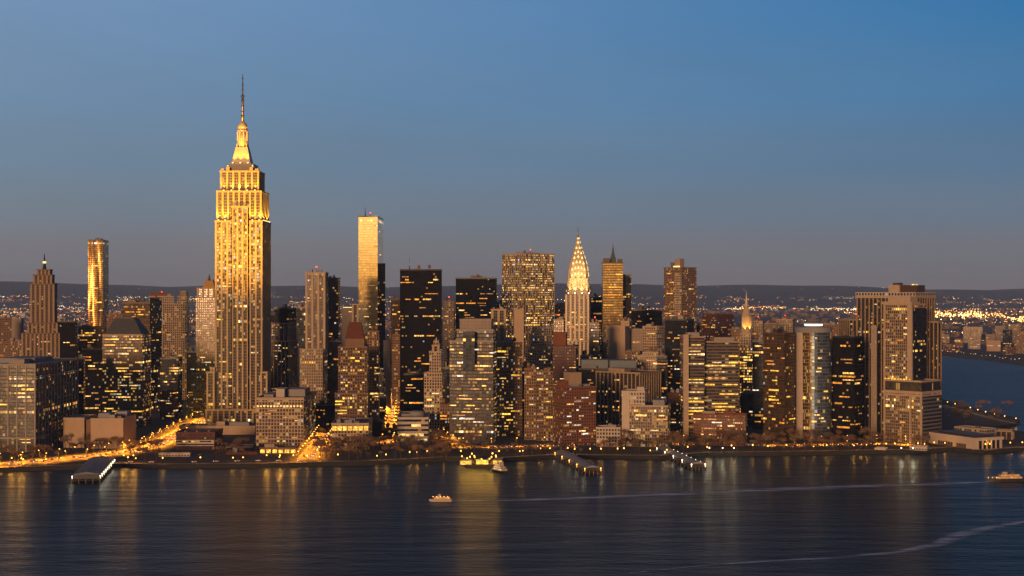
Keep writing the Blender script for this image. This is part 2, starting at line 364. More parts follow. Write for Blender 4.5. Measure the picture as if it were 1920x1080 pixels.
def inset(poly, k):
    c = (sum(p[0] for p in poly) / len(poly), sum(p[1] for p in poly) / len(poly)); out = []
    n = len(poly)
    for i in range(n):
        a, b, d = Vector(poly[i - 1]), Vector(poly[i]), Vector(poly[(i + 1) % n])
        e0, e1 = (b - a).normalized(), (d - b).normalized(); n0, n1 = Vector((-e0.y, e0.x)), Vector((-e1.y, e1.x))
        s = (n0 + n1); s = s / max(.3, s.dot(n0)) if s.length > 1e-6 else n0
        q = b + s * k; out.append((q.x, q.y))
    return out
def ribs(poly, sp, wd, dp):
    """outline with piers standing proud every sp metres; returns outline and which edges are recesses"""
    out, em = [], []
    n = len(poly)
    for i in range(n):
        a, b = Vector(poly[i]), Vector(poly[(i + 1) % n]); L = (b - a).length; t = (b - a) / L; nn = Vector((-t.y, t.x))
        k = max(1, round((L - wd) / sp)); s = (L - wd) / k
        pts = [(0, 0)]
        for j in range(k):
            x0, x1 = j * s + wd, (j + 1) * s
            pts += [(x0, 0), (x0, dp), (x1, dp), (x1, 0)]
        for q, (x, y) in enumerate(pts):
            p = a + t * x + nn * y; out.append((p.x, p.y))
            em.append(2 if q == 0 else (0 if (q - 1) % 4 == 1 else 2))
    return out, em
rng = random.Random(7)
UNIT = {}
def unit_box(mat):
    if mat.name not in UNIT:
        m = M(); m.box(-.5, .5, -.5, .5, -.5, .5); o = m.build('lit_window', mat); UNIT[mat.name] = o.data; bpy.data.objects.remove(o)
    return UNIT[mat.name]
PLANS = []
class Building:
    def __init__(s, name, label, D, tiers, st, cat='building', group=None, depth=None, ratio=.85, side=None, theta=None, z0=GZ, step=2.5):
        s.st = ST[st]; s.name = name; s.D = D; s.polys = []
        p0 = solve(*tiers[0][:3], D, ratio, depth, side, theta); theta = solve.theta; side = side or ('R' if tiers[0][1] - tiers[0][0] >= tiers[0][2] - tiers[0][1] else 'L'); s.theta = theta; c = (sum(p[0] for p in p0) / 4, sum(p[1] for p in p0) / 4)
        s.o = empty(name, (c[0], c[1], z0), label, cat, group); s.off = (c[0], c[1], z0); z = z0
        PLANS.append((name, p0))
        for k, t in enumerate(tiers):
            sti = ST[t[4]] if len(t) > 4 and t[4] else s.st
            poly = p0 if k == 0 else solve(*t[:3], D + k * step, ratio, max(8, (depth or 30) - 2 * k * step) if (depth or abs(t[2] - t[1]) < .6) else None, side, theta)
            zt = zof(t[3], D + k * step)
            s.tier('body' if k == 0 else 'setback', poly, z, zt, sti)
            z = zt; s.polys.append((poly, zt))
        s.z = z; s.poly = s.polys[-1][0]
    def tier(s, name, poly, z0, z1, st, par=1.1, top=None):
        m = M(); vo = 0
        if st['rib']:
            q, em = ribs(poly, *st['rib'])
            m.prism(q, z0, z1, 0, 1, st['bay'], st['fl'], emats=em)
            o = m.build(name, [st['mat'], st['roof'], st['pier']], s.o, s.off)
        else:
            m.prism(poly, z0, z1, 0, 1, st['bay'], st['fl'], top=top)
            o = m.build(name, [st['mat'], st['roof']], s.o, s.off)
        if par and top is None: s.ring('parapet', poly, z1, par, st['trim'], o)
        return o
    def ring(s, name, poly, z, h, mat, parent=None, out=.35, wd=.8, below=.9):
        a, b = inset(poly, -out), inset(poly, wd); m = M(); n = len(poly); z0, z1 = z - below, z + h
        for i in range(n):
            j = (i + 1) % n
            A0, A1, B0, B1 = a[i], a[j], b[i], b[j]
            m.face([(*A0, z0), (*A1, z0), (*A1, z1), (*A0, z1)]); m.face([(*A0, z1), (*A1, z1), (*B1, z1), (*B0, z1)])
            m.face([(*B1, z + .01), (*B0, z + .01), (*B0, z1), (*B1, z1)]); m.face([(*A1, z0), (*A0, z0), (*B0, z0), (*B1, z0)])
        return m.build(name, mat, parent or s.o, s.off)
    def box_on(s, name, fx0, fx1, fy0, fy1, h, mat, poly=None, z=None, parent=None):
        """box on the roof, given in fractions of the plan (0,0 = front left)"""
        poly = poly or s.poly; z = s.z if z is None else z
        P = lambda u, v: tuple((Vector(poly[0]) * (1 - u) * (1 - v) + Vector(poly[1]) * u * (1 - v) + Vector(poly[2]) * u * v + Vector(poly[3]) * (1 - u) * v))
        m = M(); m.prism([P(fx0, fy0), P(fx1, fy0), P(fx1, fy1), P(fx0, fy1)], z + .01, z + h, 0, 0)
        return m.build(name, mat, parent or s.o, s.off)
    def cyl_on(s, name, fx, fy, prof, mat, n=14, poly=None, z=None):
        poly = poly or s.poly; z = s.z if z is None else z; P = Vector(poly[0]) * (1 - fx) * (1 - fy) + Vector(poly[1]) * fx * (1 - fy) + Vector(poly[2]) * fx * fy + Vector(poly[3]) * (1 - fx) * fy
        m = M(); m.lathe(P.x, P.y, [(r, z + h) for r, h in prof], n); return m.build(name, mat, s.o, s.off)
    def pyramid(s, name, poly, z0, z1, k, mat):
        """hipped roof: plan shrinks to the share k of its size"""
        c = Vector((sum(p[0] for p in poly) / len(poly), sum(p[1] for p in poly) / len(poly))); top = [tuple(c + (Vector(p) - c) * k) for p in poly]
        m = M(); m.prism(poly, z0, z1, 0, 0, top=top); return m.build(name, mat, s.o, s.off)
    def clutter(s, n=3, poly=None, z=None):
        for k in range(n):
            u, v = rng.uniform(.08, .7), rng.uniform(.05, .6); w, d = rng.uniform(.1, .28), rng.uniform(.15, .35); r = rng.random()
            if r < .25: s.cyl_on('water_tank', u + .1, v + .1, [(.25, .0), (.25, 2.4), (2.1, 2.5), (2.1, 6), (.1, 7.6)], MAT['brown_stone'], 10, poly, z)
            elif r < .5: s.box_on('cooling_unit', u, u + w * .6, v, v + d * .6, rng.uniform(1.8, 3), MAT['metal'], poly, z)
            else: s.box_on('stair_bulkhead', u, u + w, v, v + d, rng.uniform(3, 5.5), rng.choice([s.st['trim'], MAT['concrete'], MAT['roof_pale']]), poly, z)
    def lit(s, n, ytop=None, ybot=810, edges=(0, 1), poly=None, st=None, run=(1, 5), D=None, z1=None):
        """separately modelled lit windows: strips of one floor, snapped to the window grid"""
        st = st or s.st; poly = poly or s.polys[0][0]; z1 = s.polys[0][1] if z1 is None else z1
        fl = st['fl']; zb = max(s.off[2] + 4, zof(ybot, s.D)); zt = z1 - fl if ytop is None else zof(ytop, s.D)
        if zt - zb < fl: return
        nf = max(1, round((z1 - s.off[2]) / fl)); fh = (z1 - s.off[2]) / nf; used = set()
        rows = [rng.randrange(int((zb - s.off[2]) / fh), max(int((zb - s.off[2]) / fh) + 1, int((zt - s.off[2]) / fh))) for _ in range(max(2, n // 3))]
        for _ in range(max(2, int(n * .8))):
            e = edges[0] if rng.random() < .75 else rng.choice(edges)
            a, b = Vector(poly[e]), Vector(poly[(e + 1) % 4]); L = (b - a).length
            if L < 4: continue
            t = (b - a) / L; nn = Vector((t.y, -t.x)); nb = max(1, round(L / st['bay'])); bw = L / nb
            r = rng.choice(rows) if rng.random() < .7 else rng.randrange(int((zb - s.off[2]) / fh), max(int((zb - s.off[2]) / fh) + 1, int((zt - s.off[2]) / fh)))
            k = min(nb, rng.randint(*run)); i = rng.randrange(0, nb - k + 1)
            if any((e, r, q) in used for q in range(i - 1, i + k + 1)): continue
            for q in range(i, i + k): used.add((e, r, q))
            cc = a + t * ((i + k / 2) * bw) - nn * (st['rib'][2] if st['rib'] else 0.0)
            o = bpy.data.objects.new('lit_window', unit_box(MAT[rng.choice(st['litm'])])); COL.objects.link(o); o.parent = s.o
            o.location = (cc.x - s.off[0] + nn.x * .02, cc.y - s.off[1] + nn.y * .02, (r + .5) * fh)
            o.rotation_euler = (0, 0, math.atan2(t.y, t.x)); o.scale = (k * bw * .92, .5, fh * rng.choice((.26, .34, .34, .5)))

# ------------------------------------------------------------------ ground, water, far land
def wn_water():
    n = N('river_water'); P = n.pos()
    a = n.noise(n.scale(P, (.012, .045, .0)), 1.0, 3.0); b = n.noise(n.scale(P, (.09, .22, 0)), 1.0, 4.0, .65); c = n.noise(n.scale(P, (.004, .006, 0)), 1.0, 2.0)
    h = n.math('ADD', n.math('MULTIPLY', a, 1.6), n.math('MULTIPLY', n.math('MULTIPLY', b, .60), n.math('ADD', c, .5)))
    bm = n.new('ShaderNodeBump'); bm.inputs['Strength'].default_value = 1.0; bm.inputs['Distance'].default_value = 1.5; n.put(h, bm.inputs['Height'])
    g = n.new('ShaderNodeBsdfGlossy'); n.put((.86, .95, 1.0), g.inputs['Color']); g.inputs['Roughness'].default_value = .29; n.put(bm.outputs[0], g.inputs['Normal'])
    d = n.new('ShaderNodeBsdfDiffuse'); n.put((.004, .024, .036), d.inputs['Color']); fr = n.new('ShaderNodeFresnel'); fr.inputs['IOR'].default_value = 1.33; n.put(bm.outputs[0], fr.inputs['Normal'])
    mx = n.new('ShaderNodeMixShader'); n.put(n.math('MULTIPLY', fr.outputs[0], .43), mx.inputs[0]); n.t.links.new(d.outputs[0], mx.inputs[1]); n.t.links.new(g.outputs[0], mx.inputs[2]); n.t.links.new(mx.outputs[0], n.out.inputs['Surface']); return n.done()
MAT['water'] = wn_water()
m = M(); m.face([(-16000, -7800, 0), (16000, -7800, 0), (16000, 25000, 0), (-16000, 25000, 0)])
tag(m.build('water', MAT['water']), kind='structure')

SHORE = [(-260, 888), (-60, 886), (0, 885), (135, 881), (232, 877), (300, 879), (500, 877), (700, 872), (838, 865), (866, 865.5), (874, 876), (930, 879), (944, 866), (1040, 860), (1235, 862), (1330, 856), (1500, 854), (1700, 851), (1790, 846), (1845, 852), (1905, 847), (1990, 842)]
shore = [gp(x, y, 0) for x, y in SHORE]
back = [gp(x, y, 0) for x, y in [(2010, 832), (1935, 818), (1862, 806), (1900, 799), (1912, 794), (1900, 787), (1850, 777), (1800, 763), (1764, 752), (1735, 735), (1640, 700), (1300, 690), (700, 690), (200, 690), (-500, 690)]]
land = [(p.x, p.y) for p in shore + back] + [(-1500, shore[0].y + 60)]
n = N('city_ground'); f = n.noise(n.pos(), .02, 4.0); f2 = n.noise(n.pos(), .3, 3.0)
n.bsdf(Base_Color=n.mix(f, (.02, .018, .016), n.mix(f2, (.03, .026, .022), (.065, .055, .045))), Roughness=.9); MAT['ground'] = n.done()
MAT['seawall'] = plain('seawall_stone', (.022, .020, .018), .9, .4, .1)
m = M(); m.prism(land, -2, GZ, 1, 0); tag(m.build('city_ground', [MAT['ground'], MAT['seawall']]), kind='structure')
MAT['prom'] = plain('promenade_paving', (.26, .21, .17), .85, .3, .15)
MAT['asphalt'] = plain('asphalt', (.20, .17, .14), .75, .3, .08)

def strip(name, pts, w, z, mat, side=0.0, kind='structure', th=None):
    """ribbon along pts (x, y); side shifts it to the left of travel"""
    m = M(); L = []
    P = [Vector(p[:2]) for p in pts]
    for i, p in enumerate(P):
        t = (P[min(i + 1, len(P) - 1)] - P[max(i - 1, 0)]).normalized(); nn = Vector((-t.y, t.x))
        ww = w[i] if isinstance(w, (list, tuple)) else w
        L.append((p + nn * (side - ww / 2), p + nn * (side + ww / 2)))
    d = 0
    for (a0, a1), (b0, b1) in zip(L, L[1:]):
        l = ((b0 + b1) / 2 - (a0 + a1) / 2).length
        m.face([(a0.x, a0.y, z), (b0.x, b0.y, z), (b1.x, b1.y, z), (a1.x, a1.y, z)], 0, [(d, 0), (d + l, 0), (d + l, 1), (d, 1)])
        d += l
    o = m.build(name, mat); tag(o, kind=kind); return o
prom = [(p.x, p.y) for p in shore]
strip('promenade', prom, 9, GZ + .12, MAT['prom'], 5.2)

strip('quay_coping', prom, 1.4, GZ + .3, plain('quay_coping', (.42, .36, .30), .8, .3, .3), .75)
strip('park_lawn', prom, 16, GZ + .05, plain('winter_lawn', (.035, .032, .02), .95, .4, .1), 18)

# streets (pixel, row) down their middle
S1 = [gp(x, y) for x, y in [(-40, 874), (60, 866), (150, 857), (240, 847), (290, 836), (325, 818), (352, 803), (380, 789), (398, 776)]]
S2 = [gp(x, y) for x, y in [(572, 864), (590, 840), (610, 810), (622, 785), (630, 765)]]
S3 = [gp(x, y) for x, y in [(725, 830), (730, 800), (731, 780), (732, 760), (732, 735)]]
S4 = [gp(x, y) for x, y in [(868, 838), (845, 825), (822, 806), (806, 790)]]
S5 = [gp(x, y) for x, y in [(860, 838), (930, 839), (1000, 837), (1080, 835), (1200, 833), (1320, 833), (1480, 836), (1640, 832), (1740, 836)]]
S6 = [gp(x, y) for x, y in [(230, 866), (330, 867), (470, 864), (572, 864)]]
for nm, pts, w in (('avenue', S1, 26), ('street', S2, 20), ('street', S3, 16), ('street', S4, 13), ('waterfront_road', S5, 17), ('quay_road', S6, 12)):
    strip(nm, [(p.x, p.y) for p in pts], w, GZ + .02, MAT['asphalt'])
MAT['paint'] = plain('road_paint', (.7, .66, .55), .7, .15)
for nm, pts in (('lane_marking', S1), ('lane_marking', S2), ('lane_marking', S5)):
    strip(nm, [(p.x, p.y) for p in pts], .35, GZ + .03, MAT['paint'])

# far shore
FARSH = [(-400, 650), (600, 652), (1300, 655), (1640, 658), (1765, 666), (1850, 674), (1925, 685), (2200, 700)]
fs = [gp(x, y, 0) for x, y in FARSH]
n = N('far_land'); f = n.noise(n.pos(), .0016, 5.0); f2 = n.noise(n.pos(), .012, 4.0)
n.bsdf(Base_Color=n.mix(f, (.03, .026, .026), n.mix(f2, (.05, .04, .035), (.10, .08, .07))), Roughness=.95); MAT['farland'] = n.done()
m = M(); m.prism([(p.x, p.y) for p in fs] + [(9000, 3600), (15500, 9000), (15500, 24500), (-15500, 24500), (-15500, 6000), (-2500, 4300)], -2, 6, 0, 0)
tag(m.build('far_land', MAT['farland']), kind='structure')
def ridge(x, k): return (math.sin(x * .00061 + k) * 26 + math.sin(x * .0017 + 2 * k) * 14 + math.sin(x * .0043 + k) * 7)
def hillz(x, D):
    base = 262 - (x / 15000.0) * 70 if x > 0 else 262 - (x / 15000.0) * 40
    t = min(1, max(0, (D - 13500) / 6000.0)); t = t * t * (3 - 2 * t); return 6 + (base + ridge(x, .4)) * t
MAT['hill'] = plain('wooded_hill', (.016, .024, .034), .95, .3, .002)
m = M(); xs = [-15000 + 250 * i for i in range(121)]; ds = [13400 + 600 * i for i in range(13)]
for a, b in zip(xs, xs[1:]):
    for c, d in zip(ds, ds[1:]):
        m.face([(a, c, hillz(a, c)), (b, c, hillz(b, c)), (b, d, hillz(b, d)), (a, d, hillz(a, d))], smooth=True)
tag(m.build('hills', MAT['hill']), kind='structure')

# ------------------------------------------------------------------ the tall limestone tower with the gold-lit crown
def hero_tower():
    D = 1758.0; px = D / F
    b = Building('setback_skyscraper', 'tallest tower, gold-floodlit stepped crown with a long antenna mast', D,
                 [(403, 492, 508, 415), (405.5, 490.5, 504.5, 359), (412.5, 485.5, 496.5, 321.5)], 'lime', cat='skyscraper', theta=0, step=2.2)
    o, off = b.o, b.off; p0 = b.polys[0][0]; yb = p0[2][1]
    x0, x1 = p0[0][0], p0[1][0]; y0 = p0[0][1]
    def blk(name, pa, pb, ya, ybk, zt, st='lime', proud=0):
        st = ST[st]; A, B = at(pa, ya), at(pb, ya); q = [(A, ya), (B, ya), (B, ybk), (A, ybk)]
        return b.tier(name, q, GZ, zt, st)
    # lower wings and podium
    blk('wing', 387, 402.3, D - 5, yb - 4, zof(698, D)); blk('wing', 488, 501.5, D - 7, D - .8, zof(698, D)); blk('wing', 394, 402.4, D - 5 + 2, yb - 9, zof(690, D))
    blk('podium', 385, 486.5, D - 9, D - 5.6, zof(768, D))
    # the middle bays stand proud of the shaft
    A, B = at(434, D - 2.5), at(466, D - 2.5)
    b.tier('center_bay', [(A, D - 2.5), (B, D - 2.5), (B, D - .3), (A, D - .3)], GZ, zof(388, D), ST['lime'])
    # observation deck, mooring mast and spire
    cx, cy = at(455, D + 28), D + 28
    def zt(y): return zof(y, cy)
    def oct_(w, dpt): return [(cx - w, cy - dpt), (cx + w, cy - dpt), (cx + w, cy + dpt), (cx - w, cy + dpt)]
    s = cy / F
    m = M(); m.prism(oct_(27 * s, 27 * s), b.z, zt(315), 0, 0); m.build('observation_deck', MAT['bronze'], o, off)
    m = M(); m.prism(oct_(24.5 * s, 24.5 * s), zt(315), zt(309), 0, 0); m.build('observation_deck', MAT['metal'], o, off)
    m = M(); m.prism(oct_(18.5 * s, 18.5 * s), zt(309), zt(306), 0, 0); m.build('mast_base', MAT['limestone'], o, off)
    m = M(); m.prism(oct_(17 * s, 17 * s), zt(306), zt(284), 0, 0, top=oct_(12.5 * s, 12.5 * s)); m.build('mast_base', MAT['mast'], o, off)
    m = M(); m.prism(oct_(12.4 * s, 12.4 * s), zt(284), zt(277), 0, 0, top=oct_(11.0 * s, 11.0 * s)); m.build('mast_base', MAT['mast'], o, off)
    m = M(); m.lathe(cx, cy, [(9.6 * s, zt(277)), (9.3 * s, zt(262)), (9.0 * s, zt(247))], 24); m.build('mooring_mast', MAT['mast'], o, off)
    m = M(); m.lathe(cx, cy, [(9.0 * s, zt(247)), (9.9 * s, zt(246.5)), (9.9 * s, zt(244.5)), (8.9 * s, zt(244)), (8.7 * s, zt(240)), (9.5 * s, zt(239.6)), (9.4 * s, zt(238)), (8.2 * s, zt(235)), (6.6 * s, zt(231.5)), (4.2 * s, zt(229.5)), (2.6 * s, zt(226)), (1.6 * s, zt(222))], 24); m.build('mast_dome', MAT['mast'], o, off)
    for a_ in range(8):
        t_ = R(a_ * 45 + 22.5); m = M(); x_, y_ = cx + math.cos(t_) * 9.5 * s, cy + math.sin(t_) * 9.5 * s; m.box(x_ - .7, x_ + .7, y_ - .7, y_ + .7, zt(284), zt(247.5)); m.build('mast_rib', MAT['mast'], o, off)
    for sx, sy in ((-1, -1), (1, -1), (-1, 1), (1, 1)):
        m = M(); w = 2.2 * s; ox, oy = cx + sx * 10.8 * s, cy + sy * 10.8 * s
        q = [(ox - w, oy - w), (ox + w, oy - w), (ox + w, oy + w), (ox - w, oy + w)]; t = [(ox - sx * 2.4 * s + (p[0] - ox) * .4, oy - sy * 2.4 * s + (p[1] - oy) * .4) for p in q]
        m.prism(q, zt(297), zt(270), 0, 0, top=t); m.build('mast_fin', MAT['mast'], o, off)
    m = M(); m.lathe(cx, cy, [(3.0 * s, zt(229)), (2.6 * s, zt(212)), (2.2 * s, zt(198)), (2.1 * s, zt(182))], 8); m.build('antenna', MAT['steel'], o, off)
    m = M(); m.lathe(cx, cy, [(3.6 * s, zt(181.5)), (3.6 * s, zt(179))], 8); m.build('antenna_platform', MAT['darkmetal'], o, off)
    for yy in (190, 200, 210, 218):
        m = M(); m.lathe(cx, cy, [(3.3 * s, zt(yy)), (3.3 * s, zt(yy - 2))], 8); m.build('antenna_ring', MAT['darkmetal'], o, off)
    m = M(); m.lathe(cx, cy, [(1.5 * s, zt(181)), (1.2 * s, zt(158)), (.7 * s, zt(150)), (.45 * s, zt(139))], 6); m.build('antenna_mast', MAT['darkmetal'], o, off)
    for yy in (148, 160, 170):
        m = M(); m.lathe(cx, cy, [(1.9 * s, zt(yy)), (1.9 * s, zt(yy - 2.2))], 6); m.build('antenna_ring', MAT['darkmetal'], o, off)
    # crown ledge pinnacles
    for u in (.06, .2, .8, .94):
        P = Vector(b.polys[2][0][0]) * (1 - u) + Vector(b.polys[2][0][1]) * u
        m = M(); m.box(P.x - 2, P.x + 2, P.y + .2, P.y + 4, b.z, b.z + 3.5 + 2 * (0.1 < u < .9)); m.build('crown_pinnacle', MAT['limestone'], o, off)
    # floodlights on the ledges
    def flood(x, y, z, tx, ty, tz, P, ang=75):
        m = M(); m.box(x - .9, x + .9, y - .6, y + .6, z, z + 1.1); m.build('floodlight', MAT['crown_glow'], o, off)
        L = bpy.data.lights.new('floodlight_beam', 'SPOT'); L.energy = P; L.color = (1, .48, .05); L.spot_size = R(ang); L.spot_blend = .9; L.shadow_soft_size = .6
        lo = bpy.data.objects.new('floodlight_beam', L); COL.objects.link(lo); lo.parent = o; lo.location = (x - off[0], y - off[1], z + 1.3 - off[2])
        lo.rotation_euler = (Vector((x, y, z)) - Vector((tx, ty, tz))).to_track_quat('Z', 'Y').to_euler()
    z1, z2, z3 = b.polys[0][1], b.polys[1][1], b.polys[2][1]
    FP = 40000
    for k in range(7):
        u = (k + .5) / 7; P = Vector(p0[0]) * (1 - u) + Vector(p0[1]) * u; Q = Vector(b.polys[1][0][0]) * (1 - u) + Vector(b.polys[1][0][1]) * u
        flood(P.x, Q.y - 1.5, z1 + 1.2, Q.x, Q.y + 1.5, z1 + 30, FP * 3)
    for k in range(5):
        u = (k + .5) / 5; Q = Vector(b.polys[2][0][0]) * (1 - u) + Vector(b.polys[2][0][1]) * u
        flood(Q.x, Q.y - 1.4, z2 + 1.2, Q.x, Q.y + 1.5, z2 + 25, FP * 2.2)
        A, B = Vector(b.polys[1][0][1]), Vector(b.polys[1][0][2]); Q = A * (1 - u) + B * u
        flood(Q.x + 1.5, Q.y, z1 + 1.2, Q.x - 1.5, Q.y, z1 + 30, FP * 2)
    for k in range(3):
        flood(cx + (k - 1) * 14 * s, cy - 23 * s, zt(308), cx + (k - 1) * 5 * s, cy, zt(258), FP * 1.1, 60)
    for k in (-1, 1): flood(cx + k * 23 * s, cy - 24 * s, zt(314), cx + k * 2 * s, cy - 8 * s, zt(238), FP * 3.5, 22)
    b.lit(46, ytop=560, ybot=790, run=(2, 4))
    b.lit(20, ytop=425, ybot=560, run=(2, 6))
hero_tower()

# ------------------------------------------------------------------ every other tower: pixel columns (left, corner, right), roof row
def tower(name, label, D, tiers, st, lit=8, vb=790, clut=2, run=(1, 4), **kw):
    b = Building(name, label, D, tiers, st, **kw)
    if clut: b.clutter(clut + 2)
    if len(PLANS) % 4 == 0 and b.z > 110:
        b.cyl_on('beacon_mast', .5, .4, [(.3, 0), (.25, 6), (.1, 7)], MAT['darkmetal'], 6); b.cyl_on('red_beacon', .5, .4, [(.1, 7), (.8, 7.2), (.8, 8.4), (.1, 8.6)], MAT['lamp_red'], 8)
    if lit: b.lit(lit, ybot=vb, run=run)
    if st in ('brown', 'tan', 'beige', 'redbrick', 'brownglow', 'grid', 'deco'):
        z = b.polys[0][1]; h = z - GZ
        for u in ((.93, .16) if h < 90 else (.95, .82, .12)): b.ring('belt_course', b.polys[0][0], GZ + h * u, .4, b.st['trim'], out=.45, below=.4)
    return b
def spire(b, fx, y0, y1, r, mat='darkmetal', name='antenna'):
    P = Vector(b.poly[0]) * (1 - fx) + Vector(b.poly[1]) * fx; P = P + (Vector(b.poly[3]) - Vector(b.poly[0])) * .4
    m = M(); m.lathe(P.x, P.y, [(r, zof(y0, P.y)), (r * .5, zof((y0 + y1) / 2, P.y)), (r * .15, zof(y1, P.y))], 6); m.build(name, MAT[mat], b.o, b.off); return P

# --- left side
b = tower('art_deco_tower', 'brown stepped art deco tower with a lit ball on its mast', 2150, [(40, 113, 118, 625), (51, 108, 113, 606, 'deco'), (56.5, 102, 107.5, 533, 'deco'), (62, 97.5, 102.5, 516, 'deco'), (69, 93.5, 98.5, 506, 'deco')], 'deco', 14, 680, 0, cat='skyscraper', depth=34)
P = spire(b, .5, 506, 476, 3.2)
m = M(); m.lathe(P.x, P.y, [(.4, zof(495, P.y)), (2.6, zof(493, P.y)), (2.6, zof(491, P.y)), (.4, zof(489, P.y))], 10); m.build('beacon', MAT['crown_glow'], b.o, b.off)
b = tower('rippled_tower', 'slim rippled metal tower glowing gold above the far plain', 2500, [(166, 193, 203, 612, 'darkribs'), (165, 193, 203.5, 450.5)], 'wavy', 10, 600, 1, cat='skyscraper', theta=6, step=.2)
b.lit(16, ytop=455, ybot=600, poly=b.polys[1][0], z1=b.polys[1][1])
b = tower('office_block', 'brown block with glowing floors at the foot of the rippled tower', 2250, [(146, 197, 197, 613)], 'bronze', 22, 700, 2, run=(2, 7))
b = tower('office_tower', 'gold-lit office tower with a dark sloped pyramid roof', 1750, [(192, 267, 283, 628)], 'pyramidtower', 34, 790, 0, cat='skyscraper', run=(2, 7))
q = inset(b.poly, 1.5); b.pyramid('pyramid_roof', q, b.z + 1.1, zof(597, 1770), .52, MAT['slate'])
b.box_on('roof_cap', .3, .7, .3, .7, zof(594, 1790) - b.z, MAT['slate'])
b.lit(20, ytop=632, ybot=700, run=(3, 8))
b = tower('office_tower', 'dark brown slab with a lit upper row, behind the pyramid-roofed tower', 2020, [(229, 281, 303, 568)], 'bronze', 22, 640, 1, cat='skyscraper', run=(2, 6))
b = tower('office_tower', 'black glass slab rising just right of the dark brown slab', 2100, [(281, 302, 303, 559)], 'black', 8, 760, 1, cat='skyscraper')
b = tower('apartment_tower', 'pale orange block with red roof between the black slab and the stepped tower', 2350, [(280, 326, 326, 556)], 'beige', 10, 640, 1)
b.box_on('roof_sign', .05, .7, .1, .3, 7, MAT['red_brick'])
b = tower('apartment_tower', 'pale stepped apartment tower between the black slab and the crowned tower', 2200, [(305, 350, 354, 570), (333, 350, 353, 556), (338, 349, 352, 547)], 'tan', 14, 720, 0, cat='skyscraper')
b = tower('crowned_tower', 'brown tower with a gilded hipped crown, just left of the tallest tower', 2050, [(367, 403, 412, 558), (369, 402, 411, 541, 'ribbed')], 'tan', 16, 700, 0, cat='skyscraper')
b.pyramid('gilded_crown', solve(379, 402.5, 408, 2058, depth=20), b.z, zof(524, 2060), .55, MAT['goldleaf']); P = spire(b, .6, 526, 514, 2.5, 'copper', 'finial')
tower('office_block', 'small white slab behind the big corner office block', 2500, [(22, 40, 44, 598)], 'paleblank', 0, 640, 1)
tower('office_block', 'dark low block at the left edge with an orange roof light', 2400, [(-30, 22, 22, 597)], 'brown', 6, 680, 2)
tower('office_tower', 'black windowless slab right of the art deco tower', 2000, [(112, 141, 145, 603)], 'black', 3, 660, 1)
tower('office_tower', 'dark slab between the corner office block and the pyramid-roofed tower', 1830, [(154, 192, 192, 655)], 'black', 18, 770, 1, run=(2, 5))
b = tower('office_block', 'large pale-framed corner office block at the left end of the waterfront', 1478, [(-70, 66.5, 147, 684)], 'slabgrid', 30, 840, 4, run=(2, 6), theta=-2)
b.box_on('roof_penthouse', .3, .8, .3, .7, 5, MAT['roof_pale']); b.ring('cornice_band', b.poly, zof(708, 1478), .6, MAT['concrete'], out=.5)
b.ring('cornice_band', b.poly, zof(822, 1478), 1.2, MAT['concrete'], out=.5)
tower('office_slab', 'dark stair slab behind the right end of the corner office block', 1690, [(140, 157, 160, 672)], 'darkglass', 3, 760, 1)
b = tower('exhibition_hall', 'windowless beige box by the avenue behind bare trees', 1520, [(119, 158, 158, 785)], 'beigeblank', 0, 800, 0, theta=0, depth=42)
q = solve(170, 231, 255, 1511, theta=0, depth=44); zt = zof(786, 1511)
b.tier('hall_wing', q, GZ, zt, ST['beigeblank']); m = M(); w0, w1 = at(158.2, 1517), at(169.8, 1517); m.prism([(w0, 1523), (w1, 1523), (w1, 1552), (w0, 1552)], GZ, zt - 1.5, 0, 0); b_ = m.build('recessed_bay', MAT['brown_stone'], b.o, b.off)
for fx, fy, w, d, h, mt in ((.1, .3, .35, .4, 5, 'roof_pale'), (.5, .15, .18, .25, 4, 'metal'), (.55, .55, .35, .3, 6, 'roof_pale'), (.78, .1, .12, .2, 3, 'darkmetal')):
    b.box_on('roof_plant', fx, fx + w, fy, fy + d, h, MAT[mt], q, zt)

# --- right of the tall tower
b = tower('office_tower', 'dark tower with pale ribs, tucked behind the tallest tower on its right', 1930, [(505, 543, 558, 640), (507, 541, 556, 607, 'darkribs'), (514, 541, 555, 578, 'black')], 'darkribs', 14, 740, 1, cat='skyscraper', depth=40)
tower('office_block', 'grey glass sliver left of the ribbed stone tower', 2100, [(553, 573, 573, 577)], 'blueglass', 2, 700, 1)
b = tower('stone_tower', 'pale stone tower with tall vertical ribs and a wider base', 1740, [(562, 605, 614, 655, 'tan'), (572.5, 610, 615.5, 512)], 'ribbed', 26, 770, 1, cat='skyscraper', depth=32)
b.lit(18, ytop=540, ybot=655, poly=b.polys[1][0], z1=b.polys[1][1], run=(1, 2))
tower('office_tower', 'dark slim tower with a red roof band, behind the ribbed stone tower', 1990, [(606, 634, 638, 522)], 'darkglass', 10, 740, 1, cat='skyscraper')
b = tower('apartment_block', 'small beige block with bright roof lights, left of the gold mirror tower', 2450, [(641, 662, 664, 578)], 'paleblank', 2, 640, 0)
b.box_on('roof_light', .1, .9, .05, .2, 2, MAT['crown_glow'])
b = tower('office_block', 'slim brown chimney-like block at the gold mirror tower\'s foot', 2400, [(660, 672, 672, 571)], 'ribbed', 0, 640, 0)
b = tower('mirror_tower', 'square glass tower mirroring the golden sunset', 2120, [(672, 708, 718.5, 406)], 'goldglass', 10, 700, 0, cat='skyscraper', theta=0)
b.tier('side_core', solve(708.5, 722.5, 722.5, 2150, depth=18), GZ, zof(495, 2150), ST['darkglass'])
b.lit(26, ytop=430, ybot=690, edges=(1,), run=(2, 4)); b.lit(14, ytop=560, ybot=680, edges=(0,), run=(1, 4))
